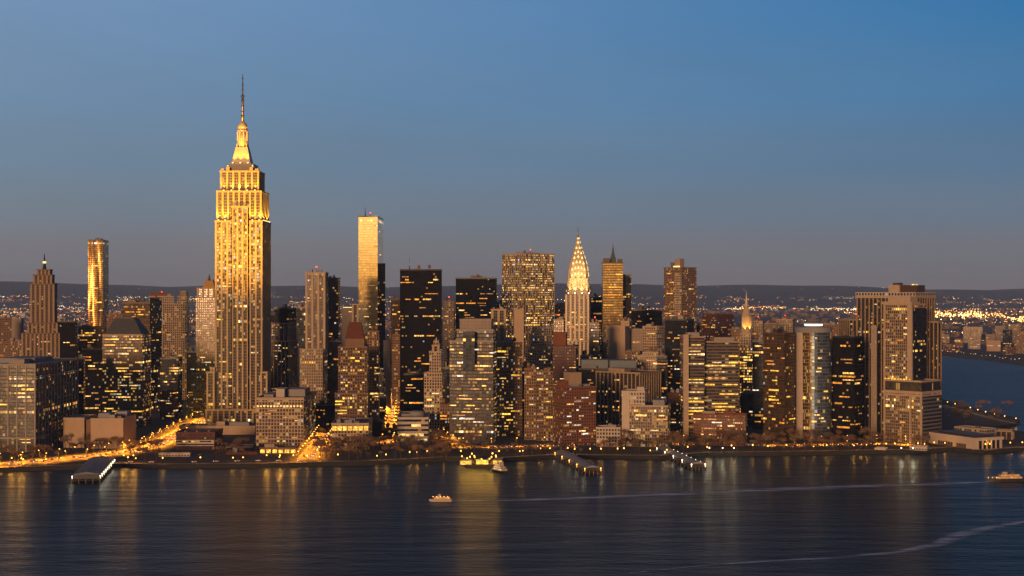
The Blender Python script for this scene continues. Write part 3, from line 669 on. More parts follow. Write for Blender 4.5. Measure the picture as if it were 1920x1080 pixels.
for fx in (.05, .35, .85): b.box_on('roof_light', fx, fx + .12, .1, .2, 1.6, MAT['lamp_white'])
spire(b, .22, 405, 388, 1.0)
tower('office_block', 'thin grey slab right of the mirror tower\'s foot', 1960, [(719, 732, 733, 640)], 'paleblank', 0, 720, 1)
tower('office_tower', 'small golden lit block against the black slab\'s left side', 2350, [(733, 751, 752, 562)], 'bronze', 14, 620, 1, run=(2, 5))
tower('office_block', 'brown slab between the maroon-roofed tower and the mirror tower', 1720, [(689, 710, 712, 622)], 'brown', 10, 770, 1)
b = tower('hotel_tower', 'brown brick tower with a steep maroon hipped roof', 1610, [(628, 688, 690, 738, 'brownglow'), (634, 688, 690.5, 651, 'brownglow')], 'brownglow', 24, 780, 0, cat='skyscraper', depth=30, theta=4)
b.lit(16, ytop=655, ybot=735, poly=b.polys[1][0], z1=b.polys[1][1], run=(1, 2)); q = solve(648, 683, 684, 1618, depth=20, theta=4)
m = M(); m.prism(q, b.z, zof(635, 1618), 0, 0); m.build('attic_storey', MAT['brown_stone'], b.o, b.off); b.pyramid('maroon_roof', inset(q, -.5), zof(635, 1618), zof(604, 1628), .62, MAT['maroon'])
b = tower('office_block', 'low grey block with a golden top floor, in front of the maroon-roofed tower', 1502, [(622, 691, 698, 795)], 'grid', 4, 840, 3, theta=2)
for k in range(7):
    A, B = Vector(b.poly[0]), Vector(b.poly[1]); u0, u1 = (k + .12) / 7, (k + .9) / 7; z = zof(803, 1502)
    m = M(); p, q_ = A + (B - A) * u0, A + (B - A) * u1; m.box(p.x, q_.x, min(p.y, q_.y) - .25, max(p.y, q_.y) + .3, z - 2.2, z + 2.2); m.build('lit_window', MAT['lit_gold'], b.o, b.off)
b = tower('office_tower', 'wide black slab with scattered amber office lights, right of the mirror tower', 1960, [(750, 828.5, 829, 506)], 'black', 60, 770, 0, cat='skyscraper', run=(2, 8), depth=45)
b.clutter(3); P = spire(b, .22, 506, 484, 1.3, 'steel')
b = tower('office_tower', 'lower black slab with a blank top and amber lights, beside the twin-faced pale tower', 2320, [(854.5, 930.5, 932, 522)], 'black', 40, 650, 1, cat='skyscraper', run=(2, 7), depth=50)
b.box_on('penthouse', .38, .52, .2, .5, 5, MAT['black']); b.box_on('penthouse', .56, .64, .2, .5, 5, MAT['black'])
tower('office_tower', 'grey slim tower in the gap between the two black slabs', 2300, [(831, 851, 853, 566)], 'tan', 5, 640, 1)
tower('office_block', 'dark block behind the white pinnacled tower', 1860, [(757, 797, 799, 702)], 'black', 26, 780, 1, run=(2, 7))
b = tower('gothic_tower', 'slender white tower with a pinnacled stepped top', 1690, [(795, 829, 831, 700, 'beige'), (805, 827, 829, 660, 'beige'), (810, 824, 826, 648, 'ribbed'), (813, 822, 823.5, 641, 'beige')], 'beige', 16, 770, 0, cat='skyscraper', depth=20, step=3)
spire(b, .5, 642, 632, 2.6, 'white_stone', 'pinnacle'); spire(b, .05, 642, 637, 1.5, 'white_stone', 'pinnacle'); spire(b, .95, 642, 637, 1.5, 'white_stone', 'pinnacle')
tower('apartment_block', 'dark brown mid-rise wedged between the white pinnacled tower and the grey glass tower', 1650, [(825, 843, 846, 760)], 'brown', 3, 820, 1)
b = tower('office_block', 'low white block with dark window strips and a round roof drum', 1578, [(745, 803, 806, 784)], 'strips', 0, 825, 0, theta=2)
b.cyl_on('roof_drum', .62, .35, [(9, 0), (9, 5), (7, 6), (.5, 6.5)], MAT['roof_pale'], 20); b.box_on('cooling_unit', .1, .4, .3, .6, 3, MAT['metal']); b.lit(6, ybot=826, run=(3, 8))
b = tower('glass_tower', 'grey glass tower with a blank cylinder-shouldered top, lit in bands', 1562, [(843, 925, 931, 640), (856, 925, 930, 619, 'greyglass'), (862, 921, 925, 600, 'paleblank')], 'greyglass', 60, 820, 0, cat='skyscraper', run=(2, 7), depth=34)
m = M(); A = at(868, 1557), at(890, 1557); m.prism([(A[0], 1556), (A[1], 1556), (A[1], 1561.4), (A[0], 1561.4)], zof(695, 1556), zof(622, 1556), 0, 0); m.build('glazed_bay', ST['blueglass']['mat'], b.o, b.off)
b = tower('stone_tower', 'slim tan tower with bright edge piers, beside the grey glass tower', 1668, [(921, 949, 951, 581), ], 'ribbed', 16, 810, 1, cat='skyscraper', theta=2)
tower('office_tower', 'brown office tower at the red road\'s left end', 1640, [(928, 979, 981, 645)], 'brownglow', 36, 815, 2, cat='skyscraper', theta=0, depth=24)
b = tower('office_tower', 'wide pale twin-faced tower with a finned crown and golden floors', 2220, [(941, 981, 1040, 476)], 'finned', 40, 620, 2, cat='skyscraper', run=(1, 4))
ST['pannier'] = ST['greyglass']
b.ring('crown_band', b.poly, zof(493, 2220), .5, MAT['beige_stone'], out=.4); b.lit(50, ytop=492, ybot=620, edges=(0, 1, 1), run=(2, 7))
for k in range(12):
    A, B = (Vector(b.poly[0]), Vector(b.poly[1])) if k < 4 else (Vector(b.poly[1]), Vector(b.poly[2])); u = (k + .3) / 4 if k < 4 else (k - 3.5) / 8; p = A + (B - A) * min(.98, u)
    m = M(); m.box(p.x - .7, p.x + .7, p.y - .7, p.y + .3, zof(493, 2220), zof(474.5, 2220)); m.build('crown_fin', MAT['beige_stone'], b.o, b.off)
tower('office_block', 'blank beige slab at the foot of the twin-faced pale tower', 2060, [(964, 982, 983, 581)], 'beigeblank', 0, 640, 1)
b = tower('stone_block', 'ornate pale stone block with a flat cornice, beside the maroon block', 1790, [(985, 1036, 1038, 650), (994, 1034, 1035, 629), (998, 1033, 1034, 615)], 'beige', 20, 730, 0, depth=30)
b.ring('cornice', b.polys[0][0], b.polys[0][1] - 3, 1, MAT['beige_stone'], out=1.0)
b = tower('office_block', 'dark maroon block with a red cube on its roof', 1730, [(1036.5, 1080, 1084, 649)], 'darkred', 24, 720, 0, run=(1, 3))
b.box_on('roof_cube', .0, .55, .2, .7, 17, MAT['red_brick']); b.box_on('cooling_unit', .65, .85, .2, .5, 3, MAT['metal'])
tower('office_block', 'dark brown block with a lit right half, in front of the ornate stone block', 1600, [(983, 1005, 1006, 692)], 'brown', 8, 815, 1)
tower('office_block', 'golden-windowed brown tower left of the red brick block', 1590, [(1006, 1036.5, 1037.5, 697)], 'brownglow', 26, 815, 2, run=(1, 3))
b = tower('apartment_block', 'broad red brick apartment block on the waterfront', 1545, [(1037, 1058, 1117, 727)], 'redbrick', 40, 820, 1, run=(1, 3))
b.box_on('roof_penthouse', .25, .62, .2, .75, zof(698, 1560) - b.z, MAT['tan_stone']); b.box_on('elevator_house', .02, .22, .3, .7, 7, MAT['red_brick']); b.box_on('cooling_unit', .7, .9, .2, .5, 3, MAT['roof_pale'])
b.ring('brick_band', b.poly, zof(752, 1545), .4, MAT['red_brick'], out=.3)
b = tower('low_block', 'small white low block at the red brick block\'s right foot', 1530, [(1118, 1163, 1165, 803)], 'whiteblock', 3, 826, 2)

# --- the tower with the arched metal crown
def arched_tower():
    D = 2100.0; b = Building('arched_crown_tower', 'white tower with a tapering arched crown of bright triangles and a needle', D, [(1057, 1104, 1107, 640), (1060, 1104.5, 1107, 551)], 'chry', cat='skyscraper', depth=36)
    o, off = b.o, b.off; p = b.poly; cx = sum(q[0] for q in p) / 4; cy = sum(q[1] for q in p) / 4; s = cy / F
    prof = [(20.5, 551), (20.3, 540), (19.6, 525), (18.4, 510), (16.4, 497), (13.8, 487), (11.2, 479), (8.4, 471), (6.0, 463), (4.2, 456), (2.6, 449), (1.5, 444)]
    def sqr(w): 
        c = .28 * w; return [(cx - w + c, cy - w), (cx + w - c, cy - w), (cx + w, cy - w + c), (cx + w, cy + w - c), (cx + w - c, cy + w), (cx - w + c, cy + w), (cx - w, cy + w - c), (cx - w, cy - w + c)]
    m = M()
    for (w0, y0), (w1, y1) in zip(prof, prof[1:]):
        A, B = sqr(w0 * s), sqr(w1 * s)
        for k in range(8): m.face([(*A[k], zof(y0, cy)), (*A[(k + 1) % 8], zof(y0, cy)), (*B[(k + 1) % 8], zof(y1, cy)), (*B[k], zof(y1, cy))])
    m.face([(*q, zof(444, cy)) for q in sqr(1.5 * s)]); m.build('crown', MAT['crownmetal'], o, off)
    m = M(); m.lathe(cx, cy, [(1.5 * s, zof(445, cy)), (.8 * s, zof(436, cy)), (.3 * s, zof(425, cy))], 6); m.build('needle', MAT['steel'], o, off)
    def wid(y):
        for (w0, y0), (w1, y1) in zip(prof, prof[1:]):
            if y1 <= y <= y0: return w0 + (w1 - w0) * (y0 - y) / (y0 - y1)
        return 2
    # tiers of arched windows on the two faces one can see, and the sunburst ribs over them
    for y, n, h in ((530, 0, 0), (518, 5, 6), (507, 5, 6), (496, 4, 5.5), (486, 3, 5), (477, 3, 4.5), (468, 2, 4), (459, 1, 4), (451, 1, 3)):
        for k in range(n):
            t = (k + .5) / n * 2 - 1; w = wid(y); x = t * w * .80; arch = (1 - t * t) * 5
            yy = y - arch + 2; ww = wid(yy) * s + .25; wt = wid(yy - h) * s + .25; hw = min(2.0, w * .55 / n) * s
            for face in (0, 1):
                m = M()
                def V(a, dpt, z): return (cx + a, cy - dpt, z) if face == 0 else (cx + dpt, cy + a, z)
                za, zb = zof(yy, cy), zof(yy - h, cy); c = x * s
                tri = [V(c - hw, ww + .5, za), V(c + hw, ww + .5, za), V(c, wt + .5, zb)]; bk = [V(c - hw, ww - 2, za), V(c + hw, ww - 2, za), V(c, wt - 2, zb)]
                m.face(tri); m.face([tri[0], bk[0], bk[1], tri[1]]); m.face([tri[1], bk[1], bk[2], tri[2]]); m.face([tri[2], bk[2], bk[0], tri[0]]); m.build('crown_window', MAT['crown_glow'], o, off)
    for k in range(4):
        u = (-.75, -.25, .25, .75)[k]; w = 20.3 * s
        m = M(); m.box(cx + u * w - 1.4, cx + u * w + 1.4, cy - w - 1.2, cy - w + 2, zof(551, cy), zof(522, cy)); m.build('crown_pier', MAT['crownmetal'], o, off)
    for sx in (-1, 1):
        for sy in (-1, 1):
            m = M(); m.lathe(cx + sx * 21.8 * s, cy + sy * 20.5 * s, [(2.4, b.z), (2.2, b.z + 5), (.5, b.z + 11)], 8); m.build('corner_ornament', MAT['steel'], o, off)
    for x, dx in ((-1, 0), (-.35, 0), (.35, 0), (1, 0)):
        L = bpy.data.lights.new('crown_flood', 'SPOT'); L.energy = 26000; L.color = (1, .64, .25); L.spot_size = R(80); L.spot_blend = .9; L.shadow_soft_size = .6
        lo = bpy.data.objects.new('crown_flood', L); COL.objects.link(lo); lo.parent = o; px, py, pz = cx + x * 19 * s, cy - 27 * s, b.z + 2
        lo.location = (px - off[0], py - off[1], pz - off[2]); lo.rotation_euler = (Vector((px, py, pz)) - Vector((cx + x * 14 * s, cy - 15 * s, pz + 30))).to_track_quat('Z', 'Y').to_euler()
        m = M(); m.box(px - .8, px + .8, py - .5, py + .5, pz - 1.2, pz - .4); m.build('floodlight', MAT['lamp_white'], o, off)
    for x in (-.6, .6):                       # two bare spot lamps added in mid-air to brighten the upper crown
        L = bpy.data.lights.new('added_crown_beam', 'SPOT'); L.energy = 210000; L.color = (1, .62, .22); L.spot_size = R(42); L.spot_blend = 1.0; L.shadow_soft_size = .6
        lo = bpy.data.objects.new('added_crown_beam', L); COL.objects.link(lo); lo.parent = o; px, py, pz = cx + x * 24 * s, cy - 46 * s, b.z - 6
        lo.location = (px - off[0], py - off[1], pz - off[2]); lo.rotation_euler = (Vector((px, py, pz)) - Vector((cx, cy - 5 * s, zof(480, cy)))).to_track_quat('Z', 'Y').to_euler()
    b.lit(22, ytop=570, ybot=660, run=(2, 4), poly=b.polys[1][0], z1=b.polys[1][1])
arched_tower()

# --- right of the arched crown
tower('office_tower', 'black slab with three amber strips, right of the arched-crown tower', 2230, [(1106, 1131, 1133, 558)], 'black', 12, 640, 1, run=(3, 7))
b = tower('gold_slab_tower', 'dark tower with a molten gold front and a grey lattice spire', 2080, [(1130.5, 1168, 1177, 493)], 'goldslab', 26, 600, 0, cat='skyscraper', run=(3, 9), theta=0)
b.tier('side_wing', solve(1168, 1183.5, 1183.5, 2095, depth=22), GZ, zof(516, 2095), ST['darkglass'])
p = b.poly; cx, cy = (p[0][0] + p[2][0]) / 2 + 1, (p[0][1] + p[2][1]) / 2; s = cy / F
for k, (w, y0, y1) in enumerate(((6.2, 492, 470), )):
    m = M(); q = [(cx - w * s, cy - w * s), (cx + w * s, cy - w * s), (cx + w * s, cy + w * s), (cx - w * s, cy + w * s)]; m.prism(q, zof(496, cy), zof(482, cy), 0, 0, top=[(cx + (a - cx) * .75, cy + (c - cy) * .75) for a, c in q]); m.build('spire_base', MAT['copper'], b.o, b.off)
    m = M(); q = [(cx + (a - cx) * .6, cy + (c - cy) * .6) for a, c in q]; m.prism(q, zof(482, cy), zof(469, cy), 0, 0, top=[(cx + (a - cx) * .35, cy + (c - cy) * .35) for a, c in q]); m.build('spire_stage', MAT['copper'], b.o, b.off)
m = M(); m.lathe(cx, cy, [(1.6 * s, zof(469, cy)), (.7 * s, zof(463, cy)), (.3 * s, zof(457, cy))], 6); m.build('spire_needle', MAT['darkmetal'], b.o, b.off)
b.box_on('roof_screen', .02, .35, .05, .3, 7, MAT['bronze']); b.box_on('roof_screen', .75, .98, .05, .3, 6, MAT['bronze'])
tower('office_tower', 'squat black slab between the gold-fronted tower and the ribbed broad tower', 2300, [(1183, 1241, 1242, 582)], 'black', 8, 612, 2, depth=40)
b = tower('office_tower', 'broad brown tower with a pale centre strip and a roof turret', 2200, [(1245, 1279, 1306, 502)], 'brown', 30, 600, 0, cat='skyscraper', run=(2, 5))
b.box_on('roof_turret', .45, .72, .2, .5, zof(485, 2215) - b.z, MAT['tan_stone']); b.box_on('roof_turret', .2, .42, .2, .5, zof(492, 2215) - b.z, MAT['metal'])
A, C = Vector(b.poly[0]), Vector(b.poly[1]); t = (C - A).normalized(); nn = Vector((t.y, -t.x)); p0, p1 = A + (C - A) * .62, A + (C - A) * 1.0
m = M(); q = [tuple(p0 + nn * 2.5), tuple(p1 + nn * 2.5), tuple(p1 - nn * .5), tuple(p0 - nn * .5)]; m.prism(q, GZ, zof(512, 2200), 0, 1); m.build('center_strip', [ST['beige']['mat'], MAT['roof']], b.o, b.off)
b.box_on('roof_light', .5, .8, .02, .1, 3, MAT['crown_glow'])
tower('office_block', 'plain beige block with a blank wall, below the gold-fronted tower', 1960, [(1136, 1172, 1181, 612), (1164, 1180, 1181, 603)], 'beigeblank', 0, 640, 1)
tower('office_block', 'brown blank-topped block right of the plain beige block', 1990, [(1181, 1206, 1206, 618)], 'paleblank', 2, 650, 1)
tower('office_block', 'pale windowed block in front of the squat black slab', 1960, [(1205, 1232, 1246, 613)], 'beige', 8, 670, 2)
tower('apartment_block', 'small grey tower right of the arched-crown tower\'s base', 1880, [(1105, 1123, 1127, 606)], 'greyglass', 8, 680, 1)
b = tower('low_block', 'wide dark hall with a blue roof in the middle of the city', 1740, [(1085, 1197, 1210, 692)], 'darkglass', 14, 730, 0, theta=0, depth=60)
b.box_on('roof_hall', .05, .5, .1, .7, 11, MAT['blueroof']); b.box_on('roof_hall', .52, .98, .2, .8, 10, MAT['blueroof']); b.box_on('cooling_unit', .1, .3, .0, .08, 4, MAT['metal'])
tower('office_block', 'tan stepped block with lit edges right of the blue-roofed hall', 1800, [(1195, 1237, 1240, 668), (1205, 1234, 1238, 661)], 'beige', 8, 700, 2, depth=26)
tower('low_block', 'grey glass mid-rise under the blue-roofed hall', 1660, [(1117, 1200, 1240, 700)], 'darkribs', 26, 790, 2, depth=50)
b = tower('office_tower', 'dark glass tower in front of the broad brown tower', 1870, [(1247, 1288, 1301, 600)], 'darkglass', 30, 790, 2, cat='skyscraper')
b = tower('apartment_block', 'white stepped block with a tall blank left end, above the bare park trees', 1530, [(1166, 1209, 1213, 735), ], 'whiteblock', 0, 815, 0, depth=30)
zt_ = zof(762, 1524); q = solve(1180, 1252, 1257, 1524, depth=20, theta=b.theta); b.tier('lower_wing', q, GZ, zt_, ST['gridtower'])
b.box_on('blank_end', -.01, .45, -.02, .3, 1.2, MAT['white_stone']); b.box_on('stair_tower', .62, .95, .35, .8, zof(725, 1545) - b.z, MAT['white_stone']); b.box_on('stair_bulkhead', .6, .9, .2, .8, 6, MAT['roof_pale'], q, zt_)
A, B = Vector(b.poly[0]), Vector(b.poly[1]); t = (B - A).normalized(); nn = Vector((t.y, -t.x)); m = M(); p0, p1 = A - nn * .2, A + t * (B - A).length * .33
m.prism([tuple(p0 + nn * .9), tuple(p1 + nn * .7), tuple(p1 - nn * .5), tuple(p0 - nn * .5)], GZ, b.z - .5, 0, 0); m.build('blank_wall', MAT['white_stone'], b.o, b.off)
b.lit(14, ytop=764, ybot=815, poly=q, z1=zt_, run=(1, 4))
tower('office_block', 'dark mid-rise with a red-lit top floor behind the white stepped block', 1640, [(1252, 1283, 1286, 738)], 'darkred', 6, 800, 1)
b = tower('striped_tower', 'broad horizontally striped office tower with golden floors', 1590, [(1283, 1321, 1322, 632), ], 'banded', 24, 800, 0, cat='skyscraper', run=(3, 7), depth=40, theta=0)
q = solve(1321.5, 1385, 1390, 1600, depth=34, theta=0); b.tier('main_slab', q, GZ, zof(641, 1600), ST['banded']); b.lit(50, ytop=645, ybot=780, poly=q, z1=zof(641, 1600), run=(3, 7)); b.lit(26, ytop=660, ybot=790, run=(5, 9))
m = M(); A0, A1 = at(1281, 1586), at(1291, 1586); m.prism([(A0, 1584), (A1, 1584), (A1, 1589.6), (A0, 1589.6)], GZ, zof(627, 1586), 0, 0); m.build('blank_end', MAT['beige_stone'], b.o, b.off)
b.box_on('mechanical_penthouse', .2, .8, .2, .7, 5, MAT['concrete']); b.box_on('mechanical_penthouse', .3, .9, .2, .7, 5, MAT['concrete'], q, zof(641, 1600))
b = tower('brick_block', 'low brown brick block at the edge of the park, under the striped tower', 1535, [(1300, 1398, 1401, 779)], 'redbrick', 16, 815, 2, depth=18)
b = tower('domed_tower', 'slim golden tower with a tapering dome and a gilded spire', 1830, [(1387, 1410.5, 1413, 652, 'goldlit'), (1388.5, 1408, 1410.5, 626, 'beige')], 'pyramidtower', 20, 780, 0, cat='skyscraper', depth=18, run=(2, 5))
p = b.poly; cx, cy = (p[0][0] + p[2][0]) / 2, (p[0][1] + p[2][1]) / 2; s = cy / F
m = M(); m.lathe(cx, cy, [(10.6 * s, b.z), (10.4 * s, zof(610, cy)), (9.2 * s, zof(594, cy)), (7 * s, zof(584, cy)), (4.2 * s, zof(577, cy))], 8, smooth=False); m.build('dome', MAT['beige_stone'], b.o, b.off)
m = M(); m.lathe(cx, cy, [(4.0 * s, zof(577, cy)), (2.6 * s, zof(566, cy)), (1.2 * s, zof(556, cy)), (.3 * s, zof(545, cy))], 8); m.build('spire', MAT['mast'], b.o, b.off)
for dx in (-1, 1):
    L = bpy.data.lights.new('spire_flood', 'SPOT'); L.energy = 60000; L.color = (1, .52, .07); L.spot_size = R(50); lo = bpy.data.objects.new('spire_flood', L); COL.objects.link(lo); lo.parent = b.o
    px, py, pz = cx + dx * 8 * s, cy - 14 * s, b.z + 1; lo.location = (px - b.off[0], py - b.off[1], pz - b.off[2]); lo.rotation_euler = (Vector((px, py, pz)) - Vector((cx, cy - 3, zof(568, cy)))).to_track_quat('Z', 'Y').to_euler()
b = tower('office_block', 'reddish block with a dark right half, behind the striped tower', 2130, [(1316, 1346, 1376, 590)], 'darkred', 12, 640, 1)
tower('office_block', 'dark slab between the domed golden tower and the dark bronze tower', 1720, [(1411, 1431, 1433, 640)], 'darkglass', 10, 800, 1)
tower('office_block', 'grey block behind the domed golden tower', 2250, [(1411, 1430, 1433, 603)], 'tan', 6, 640, 1)
b = tower('bronze_tower', 'dark bronze glass tower with an unlit right side, left of the round tower', 1590, [(1431, 1471, 1491, 626)], 'bronze', 36, 805, 1, cat='skyscraper', run=(2, 6))
tower('office_tower', 'black glass tower with orange strips, right of the round tower', 1600, [(1561, 1602, 1619, 633)], 'black', 46, 815, 1, cat='skyscraper', run=(2, 7))
tower('office_tower', 'dark slab between the black glass tower and the big corner complex', 1690, [(1612, 1640, 1642, 640)], 'darkglass', 14, 810, 1)
tower('office_tower', 'brown ribbed block with a red roof edge, behind the black glass tower', 1900, [(1572, 1592, 1634, 600)], 'darkribs', 8, 650, 1)
tower('office_block', 'pale blank pier-like slab against the big corner complex', 1640, [(1633, 1644, 1645, 614)], 'paleblank', 0, 720, 0)

# --- round glass tower
def round_tower():
    D = 1600.0; R_ = 34.5 * D / F * .98; cx, cy = at(1526, D + R_ * .9), D + R_
    o = empty('round_glass_tower', (cx, cy, GZ), 'curved blue glass tower with a gold left edge and a bright roof disc', 'skyscraper'); off = (cx, cy, GZ); zt = zof(617, D)
    st = ST['blueglass']; n = 40; poly = [(cx + R_ * math.cos(2 * math.pi * k / n - math.pi / 2), cy + R_ * math.sin(2 * math.pi * k / n - math.pi / 2)) for k in range(n)]
    m = M(); m.prism(poly, GZ, zt, 0, 1, 2.6, 3.8); m.build('body', [facade('round_glass', (.25, .24, .23), glass=(.05, .085, .13), gm=.5, gr=.36, wu=.94, wv=.86, lit=.05, row=.03, st=1.1, wob=.01), MAT['roof']], o, off)
    # flat stone-edged fin on the left
    def arc(a0, a1, k, r0=-.6, r1=.5):
        th = [R(a0 + (a1 - a0) * i / k) for i in range(k + 1)]
        return [(cx + (R_ + r1) * math.cos(t), cy + (R_ + r1) * math.sin(t)) for t in th] + [(cx + (R_ + r0) * math.cos(t), cy + (R_ + r0) * math.sin(t)) for t in reversed(th)]
    m = M(); m.prism(arc(-178, -137, 8), GZ, zt - 4.2, 0, 1); m.build('edge_fin', [MAT['white_stone'], MAT['roof']], o, off)
    m = M(); m.prism(arc(-136.8, -108, 8), GZ, zt - 4.2, 0, 1, 2.6, 3.8); m.build('golden_bay', [facade('golden_bay', (.30, .2, .1), glass=(.06, .042, .02), gm=.8, gr=.3, wu=.9, wv=.8, c0=(1, .5, .08), c1=(1, .62, .2), lit=.22, row=.1, st=.9, gv=1.0), MAT['roof']], o, off)
    m = M(); m.lathe(cx, cy, [(R_ + .6, zt - 4), (R_ + 1.0, zt + 1.5), (R_ - 1.2, zt + 1.5)], 40, smooth=False); m.build('rim_band', MAT['roof_pale'], o, off)
    m = M(); m.lathe(cx, cy, [(R_ * .5, zt + 1.6), (R_ * .5, zt + 3.2)], 28, smooth=False); m.build('roof_disc', MAT['roof_pale'], o, off)
    m = M(); m.lathe(cx, cy, [(R_ * .5, zt + 3.3), (R_ * .52, zt + 5.5)], 28, smooth=False); m.build('lit_ring', glow('lit_ring_glow', (1, .9, .7), 1.6), o, off)
    m = M(); m.lathe(cx, cy, [(R_ * .56, zt + 5.6), (R_ * .56, zt + 7.0), (R_ * .4, zt + 8)], 28, smooth=False); m.build('roof_disc', MAT['roof_pale'], o, off)
    for k in range(34):
        a = R(rng.uniform(-118, -40)); zz = GZ + 3.8 * rng.randrange(2, 48) + 1.9
        if zz > zt - 8: continue
        if rng.random() < .3: zz = GZ + 3.8 * rng.choice((5, 6, 14, 22)) + 1.9
        q = bpy.data.objects.new('lit_window', unit_box(MAT[rng.choice(('lit_warm', 'lit_gold', 'lit_pale'))])); COL.objects.link(q); q.parent = o
        q.location = (R_ * math.cos(a) * .995, R_ * math.sin(a) * .995, zz - GZ); q.rotation_euler = (0, 0, a + math.pi / 2); q.scale = (rng.choice((2.4, 4.6, 6)), .5, 1.5)
    PLANS.append(('round_glass_tower', [(cx - R_, cy - R_), (cx + R_, cy - R_), (cx + R_, cy + R_), (cx - R_, cy + R_)]))
round_tower()

# --- the big complex at the right end
def corner_complex():
    D = 1580.0
    b = Building('corner_complex', 'massive ribbed stone office complex at the right end of the island', D, [(1657, 1709, 1735, 571)], 'gridtower', cat='skyscraper')
    o, off = b.o, b.off; D2 = 1640
    q2 = solve(1606, 1716, 1753, D2, theta=b.theta); z2 = zof(556, D2)
    b.tier('rear_slab', q2, GZ, z2, ST['darkribs']); m = M(); m.prism(inset(q2, -.8), z2 + .2, zof(548, D2), 0, 1, 4, 8); m.build('crown_storey', [ST['whiteblock']['mat'], MAT['roof_pale']], o, off)
    b.ring('crown_band', q2, z2 - 1, .9, MAT['beige_stone'], out=1.2)
    b.box_on('crown_cap', -.08, 1.02, -.04, .6, 3.2, MAT['beige_stone'], b.poly, b.z); b.box_on('attic', .1, .9, .1, .6, zof(556, D) - b.z, MAT['beige_stone'])
    zt = zof(548, D2); b.box_on('roof_house', .52, .70, .1, .5, zof(534, D2) - zt, MAT['beige_stone'], q2, zt); b.box_on('roof_house', .68, .98, .15, .55, zof(534.5, D2) - zt, MAT['bronze'], q2, zt)
    b.box_on('roof_house', .56, .66, .2, .4, zof(530, D2) - zt, MAT['bronze'], q2, zt); b.box_on('roof_light', .86, .95, .2, .3, zof(532.4, D2) - zt, MAT['lit_pale'], q2, zt)
    # dark glazed side and bright corner pier of the front tower
    A, C, B = Vector(b.poly[0]), Vector(b.poly[1]), Vector(b.poly[2]); t = (B - C).normalized(); nn = Vector((t.y, -t.x))
    m = M(); m.prism([tuple(C + t * 1.5 + nn * .6), tuple(B + nn * .6), tuple(B - nn * .3), tuple(C + t * 1.5 - nn * .3)], GZ, b.z - 4, 0, 1, 2.6, 3.6); m.build('glazed_side', [ST['darkglass']['mat'], MAT['roof']], o, off)
    t2 = (C - A).normalized(); n2 = Vector((t2.y, -t2.x)); m = M(); m.prism([tuple(C - t2 * 5 + n2 * 1.0), tuple(C + n2 * 1.0 + nn * 1.0), tuple(C + nn * 1.0 + t * 1.4), tuple(C - t2 * 5 - n2 * .3)], GZ, b.z - .2, 0, 0); m.build('corner_pier', MAT['beige_stone'], o, off)
    m = M(); m.prism([tuple(A + n2 * .8), tuple(A + t2 * 2.2 + n2 * .8), tuple(A + t2 * 2.2 - n2 * .3), tuple(A - n2 * .3)], GZ, b.z - .2, 0, 0); m.build('corner_pier', MAT['beige_stone'], o, off)
    # stepped right wing and the podium
    b.tier('right_wing', solve(1734, 1759, 1766, 1652, theta=b.theta, depth=30), GZ, zof(604, 1652), ST['darkribs'])
    qp = solve(1657.5, 1728.5, 1765, 1556, theta=b.theta); zp = zof(738, 1556)
    b.tier('podium', qp, GZ, zp, ST['gridtower'], par=2.0); b.ring('podium_band', qp, zof(722, 1556) - 12, .8, MAT['beige_stone'], out=.6)
    pu = [tuple(Vector(p)) for p in inset(qp, 1.0)]; m = M(); m.prism(pu, zp + .2, zof(716, 1556), 0, 1, 2.6, 12); m.build('dark_storey', [ST['darkribs']['mat'], MAT['roof_pale']], o, off); b.ring('parapet', pu, zof(716, 1556), 1, MAT['beige_stone'])
    A, B = Vector(qp[1]), Vector(qp[2]); t = (B - A).normalized(); nn = Vector((t.y, -t.x)); m = M(); m.prism([tuple(A + t * 2 + nn * .5), tuple(B - t * 1 + nn * .5), tuple(B - t - nn * .3), tuple(A + t * 2 - nn * .3)], GZ + 4, zp - 2, 0, 1, 5, 4); m.build('striped_side', [facade('striped_side', (.16, .14, .13), wu=1.0, wv=.55, lit=.03, row=.02), MAT['roof']], o, off)
    A, B = Vector(qp[0]), Vector(qp[1]); t = (B - A).normalized(); nn = Vector((t.y, -t.x))
    for u in (.0, .68, .97):
        p = A + (B - A) * u; m = M(); m.prism([tuple(p + nn * .9), tuple(p + t * 1.8 + nn * .9), tuple(p + t * 1.8 - nn * .3), tuple(p - nn * .3)], GZ, zp, 0, 0); m.build('corner_pier', MAT['beige_stone'], o, off)
    b.lit(30, ytop=580, ybot=700, run=(1, 3)); b.lit(12, ytop=580, ybot=700, edges=(1,), run=(1, 2)); b.lit(10, ytop=745, ybot=810, poly=qp, z1=zp, run=(1, 4))
    q = b.poly
    for k in range(9):
        u = (k + .2) / 9; A, B = Vector(q[0]), Vector(q[1]); p = A + (B - A) * u; m = M(); m.box(p.x, p.x + 2.2, p.y - 2.0, p.y - .4, zof(714, D), zof(711, D)); m.build('lit_window', MAT['lit_gold'], o, off)
    b.lit(26, ytop=560, ybot=690, poly=q2, z1=z2, st=ST['darkribs'], edges=(0, 1), run=(1, 3))
corner_complex()

